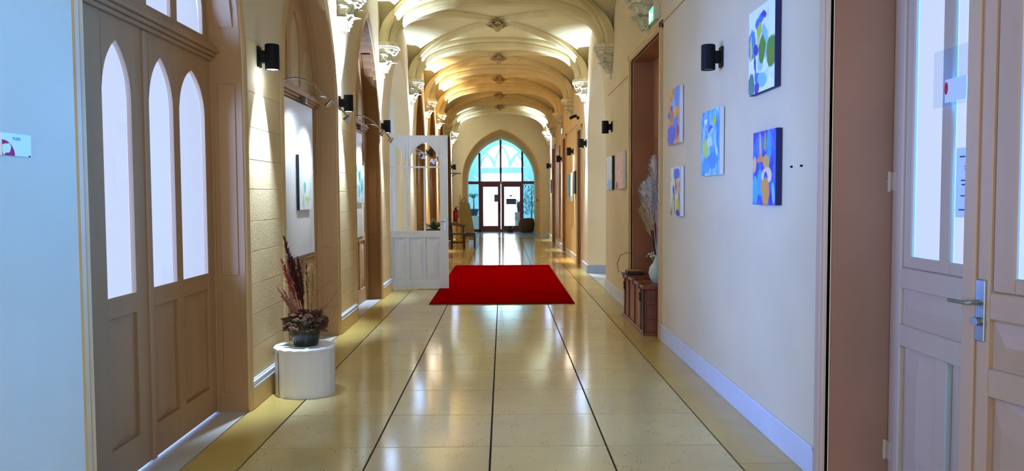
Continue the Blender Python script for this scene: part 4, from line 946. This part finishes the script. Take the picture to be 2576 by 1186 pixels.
t = thing('extinguisher_stand', 'yellow stand holding the red fire extinguishers', 'stand', (sx, sy, 0))
MB().box(-.3, .2, -.12, .14, 0, .03).build('base_plate', YEL, t, bevel=.006); MB().box(-.2, .14, -.05, .0, .03, .64).build('stand_post', YEL, t, bevel=.006); MB().box(-.3, .2, -.12, .14, .64, .665).build('shelf', YEL, t, bevel=.006)
extinguisher(sx+.07, sy, .666, .58, .105, 'larger red fire extinguisher with looped hose on the stand')
extinguisher(sx-.2, sy, .666, .42, .075, 'smaller red fire extinguisher on left of the stand')
# wall shelf under the last left lamp
t = thing('wall_bracket', 'dark little shelf bar under the last left wall lamp', 'shelf', (XL, 27.25, 2.28)); MB().box(0, .36, -.1, .1, 0, .03).build('shelf_bar', DARKWOOD, t, bevel=.004); MB().tube([(0, 0, -.1), (.2, 0, 0)], .012, 6).build('bracket', DARKWOOD, t)

# ------------------------------------------------------------------ foyer plants and notices
BLUEPOT = M('blue_grey_pot', (40, 66, 86), .4, var=.1); WBOX = M('white_plinth', (220, 228, 234), .5, var=.03); DKPOT = M('dark_brown_pot', (92, 66, 44), .6, var=.25)
t = thing('white_cube', 'white cube plinth behind the left screen glass', 'plinth', (-1.3, 35.2, 0)); MB().box(-.26, .26, -.26, .26, 0, .62).build('cube_body', WBOX, t, bevel=.008); MB().box(-.27, .27, -.27, .27, .62, .645).build('cube_top', WBOX, t, bevel=.004)
t = thing('dracaena', 'spiky dracaena in blue pot on the white cube plinth', 'plant', (-1.3, 35.2, .646))
MB().lathe([(0, 0), (.17, 0), (.24, .28), (.26, .3), (.22, .3), (.2, .26), (0, .25)], 20).build('pot', BLUEPOT, t, smooth=True)
MB().tube([(0, 0, .24), (.01, 0, .5), (0, .02, .78)], [.03, .025, .022], 8).build('trunk', TWIG, t)
strap_leaves(34, .48, .04, .75, 1.0, t, BLUEG, 'foliage', True, 1.1, .5)
t = thing('white_pillar', 'slim white pillar plinth behind the right glass door leaf', 'plinth', (.68, 34.3, 0)); MB().box(-.17, .17, -.17, .17, .02, .82).build('pillar_body', WBOX, t, bevel=.008); MB().box(-.18, .18, -.18, .18, 0, .03).build('pillar_foot', WBOX, t, bevel=.004)
t = thing('blue_leaf_plant', 'dark blue leafed plant on the slim white pillar', 'plant', (.72, 34.3, .82))
MB().lathe([(0, 0), (.09, 0), (.13, .2), (.14, .3), (.12, .42), (.1, .42), (.1, .3), (0, .28)], 16).build('pot', M('navy_glaze', (24, 40, 110), .25), t, smooth=True)
strap_leaves(26, .5, .05, .36, 1.1, t, M('navy_leaf', (30, 50, 120), .4, var=.3), 'foliage', True, .9, .7)
t = thing('weeping_fig', 'tall weeping blue green tree behind the right screen glass', 'plant', (1.3, 36.2, 0))
MB().lathe([(0, 0), (.2, 0), (.27, .4), (.28, .42), (.25, .42), (0, .36)], 18).build('pot', BLUEPOT, t, smooth=True)
MB().tube([(0, 0, .3), (.03, 0, 1.0), (0, 0, 1.9)], [.035, .03, .02], 8).build('trunk', TWIG, t)
m = MB()
for i in range(420):
    a = R.random()*2*math.pi; r = .5*math.sqrt(R.random()); z = .75+1.4*R.random(); p = Vector((r*math.cos(a), r*math.sin(a), z)); L = .1+.08*R.random(); d = Vector((R.gauss(0, .35), R.gauss(0, .35), -1)).normalized(); s_ = d.orthogonal().normalized()*.018
    m.add([p, p+d*L*.5+s_, p+d*L, p+d*L*.5-s_], [(0, 1, 2, 3)])
m.build('foliage', BLUEG, t)['kind'] = 'stuff'
t = thing('brown_planter', 'large dark planter in front of the right screen pane', 'planter', (.98, 32.9, 0)); MB().lathe([(0, 0), (.22, 0), (.3, .1), (.34, .35), (.3, .55), (.27, .58), (.24, .55), (0, .5)], 20).build('planter_body', DKPOT, t, smooth=True)
strap_leaves(12, .3, .06, .5, 1.0, t, LEAFG, 'foliage', True, .8, .6)
t = thing('leafy_pot', 'low pot with trailing leaves beside the dark planter', 'planter', (.3, 33.0, 0)); MB().lathe([(0, 0), (.1, 0), (.15, .18), (.13, .19), (0, .16)], 16).build('planter_body', DKPOT, t, smooth=True); strap_leaves(16, .3, .06, .16, 1.0, t, LEAFG, 'foliage', True, .9, .7)
GREYP = M('grey_blue_notice', (120, 140, 176), .6, var=.04); BLUEP = M('mid_blue_notice', (96, 122, 186), .6, var=.06)
def fnotice(x0_, x1_, z0, z1, mat, lab):
    t = thing('glass_notice', lab, 'notice', ((x0_+x1_)/2, YG-.006, z0), 0, 'notices stuck on the glass entrance doors'); MB().box(-(x1_-x0_)/2, (x1_-x0_)/2, -.003, 0, 0, z1-z0).build('sheet', mat, t); MB().box(-(x1_-x0_)/2+.02, (x1_-x0_)/2-.02, -.004, -.003, (z1-z0)*.8, (z1-z0)*.86).build('print_line', INK, t)
fnotice(-.37, -.2, 1.27, 1.58, GREYP, 'grey sheet on the left glass entrance door leaf')
fnotice(.14, .56, 1.16, 1.4, BLUEP, 'wide blue notice on the right glass entrance door leaf')
fnotice(.28, .4, 1.5, 1.55, BLACKMETAL, 'tiny black label above the wide blue notice')
t = thing('alarm_point', 'small red alarm call point on right archway side', 'alarm', (EC+EA-.02, 30.2, 1.3), rad(-90)); MB().box(-.05, .05, -.05, 0, 0, .1).build('alarm_box', REDP, t, bevel=.005); MB().box(-.03, .03, -.052, -.05, .02, .08).build('alarm_glass', WEDGE, t)
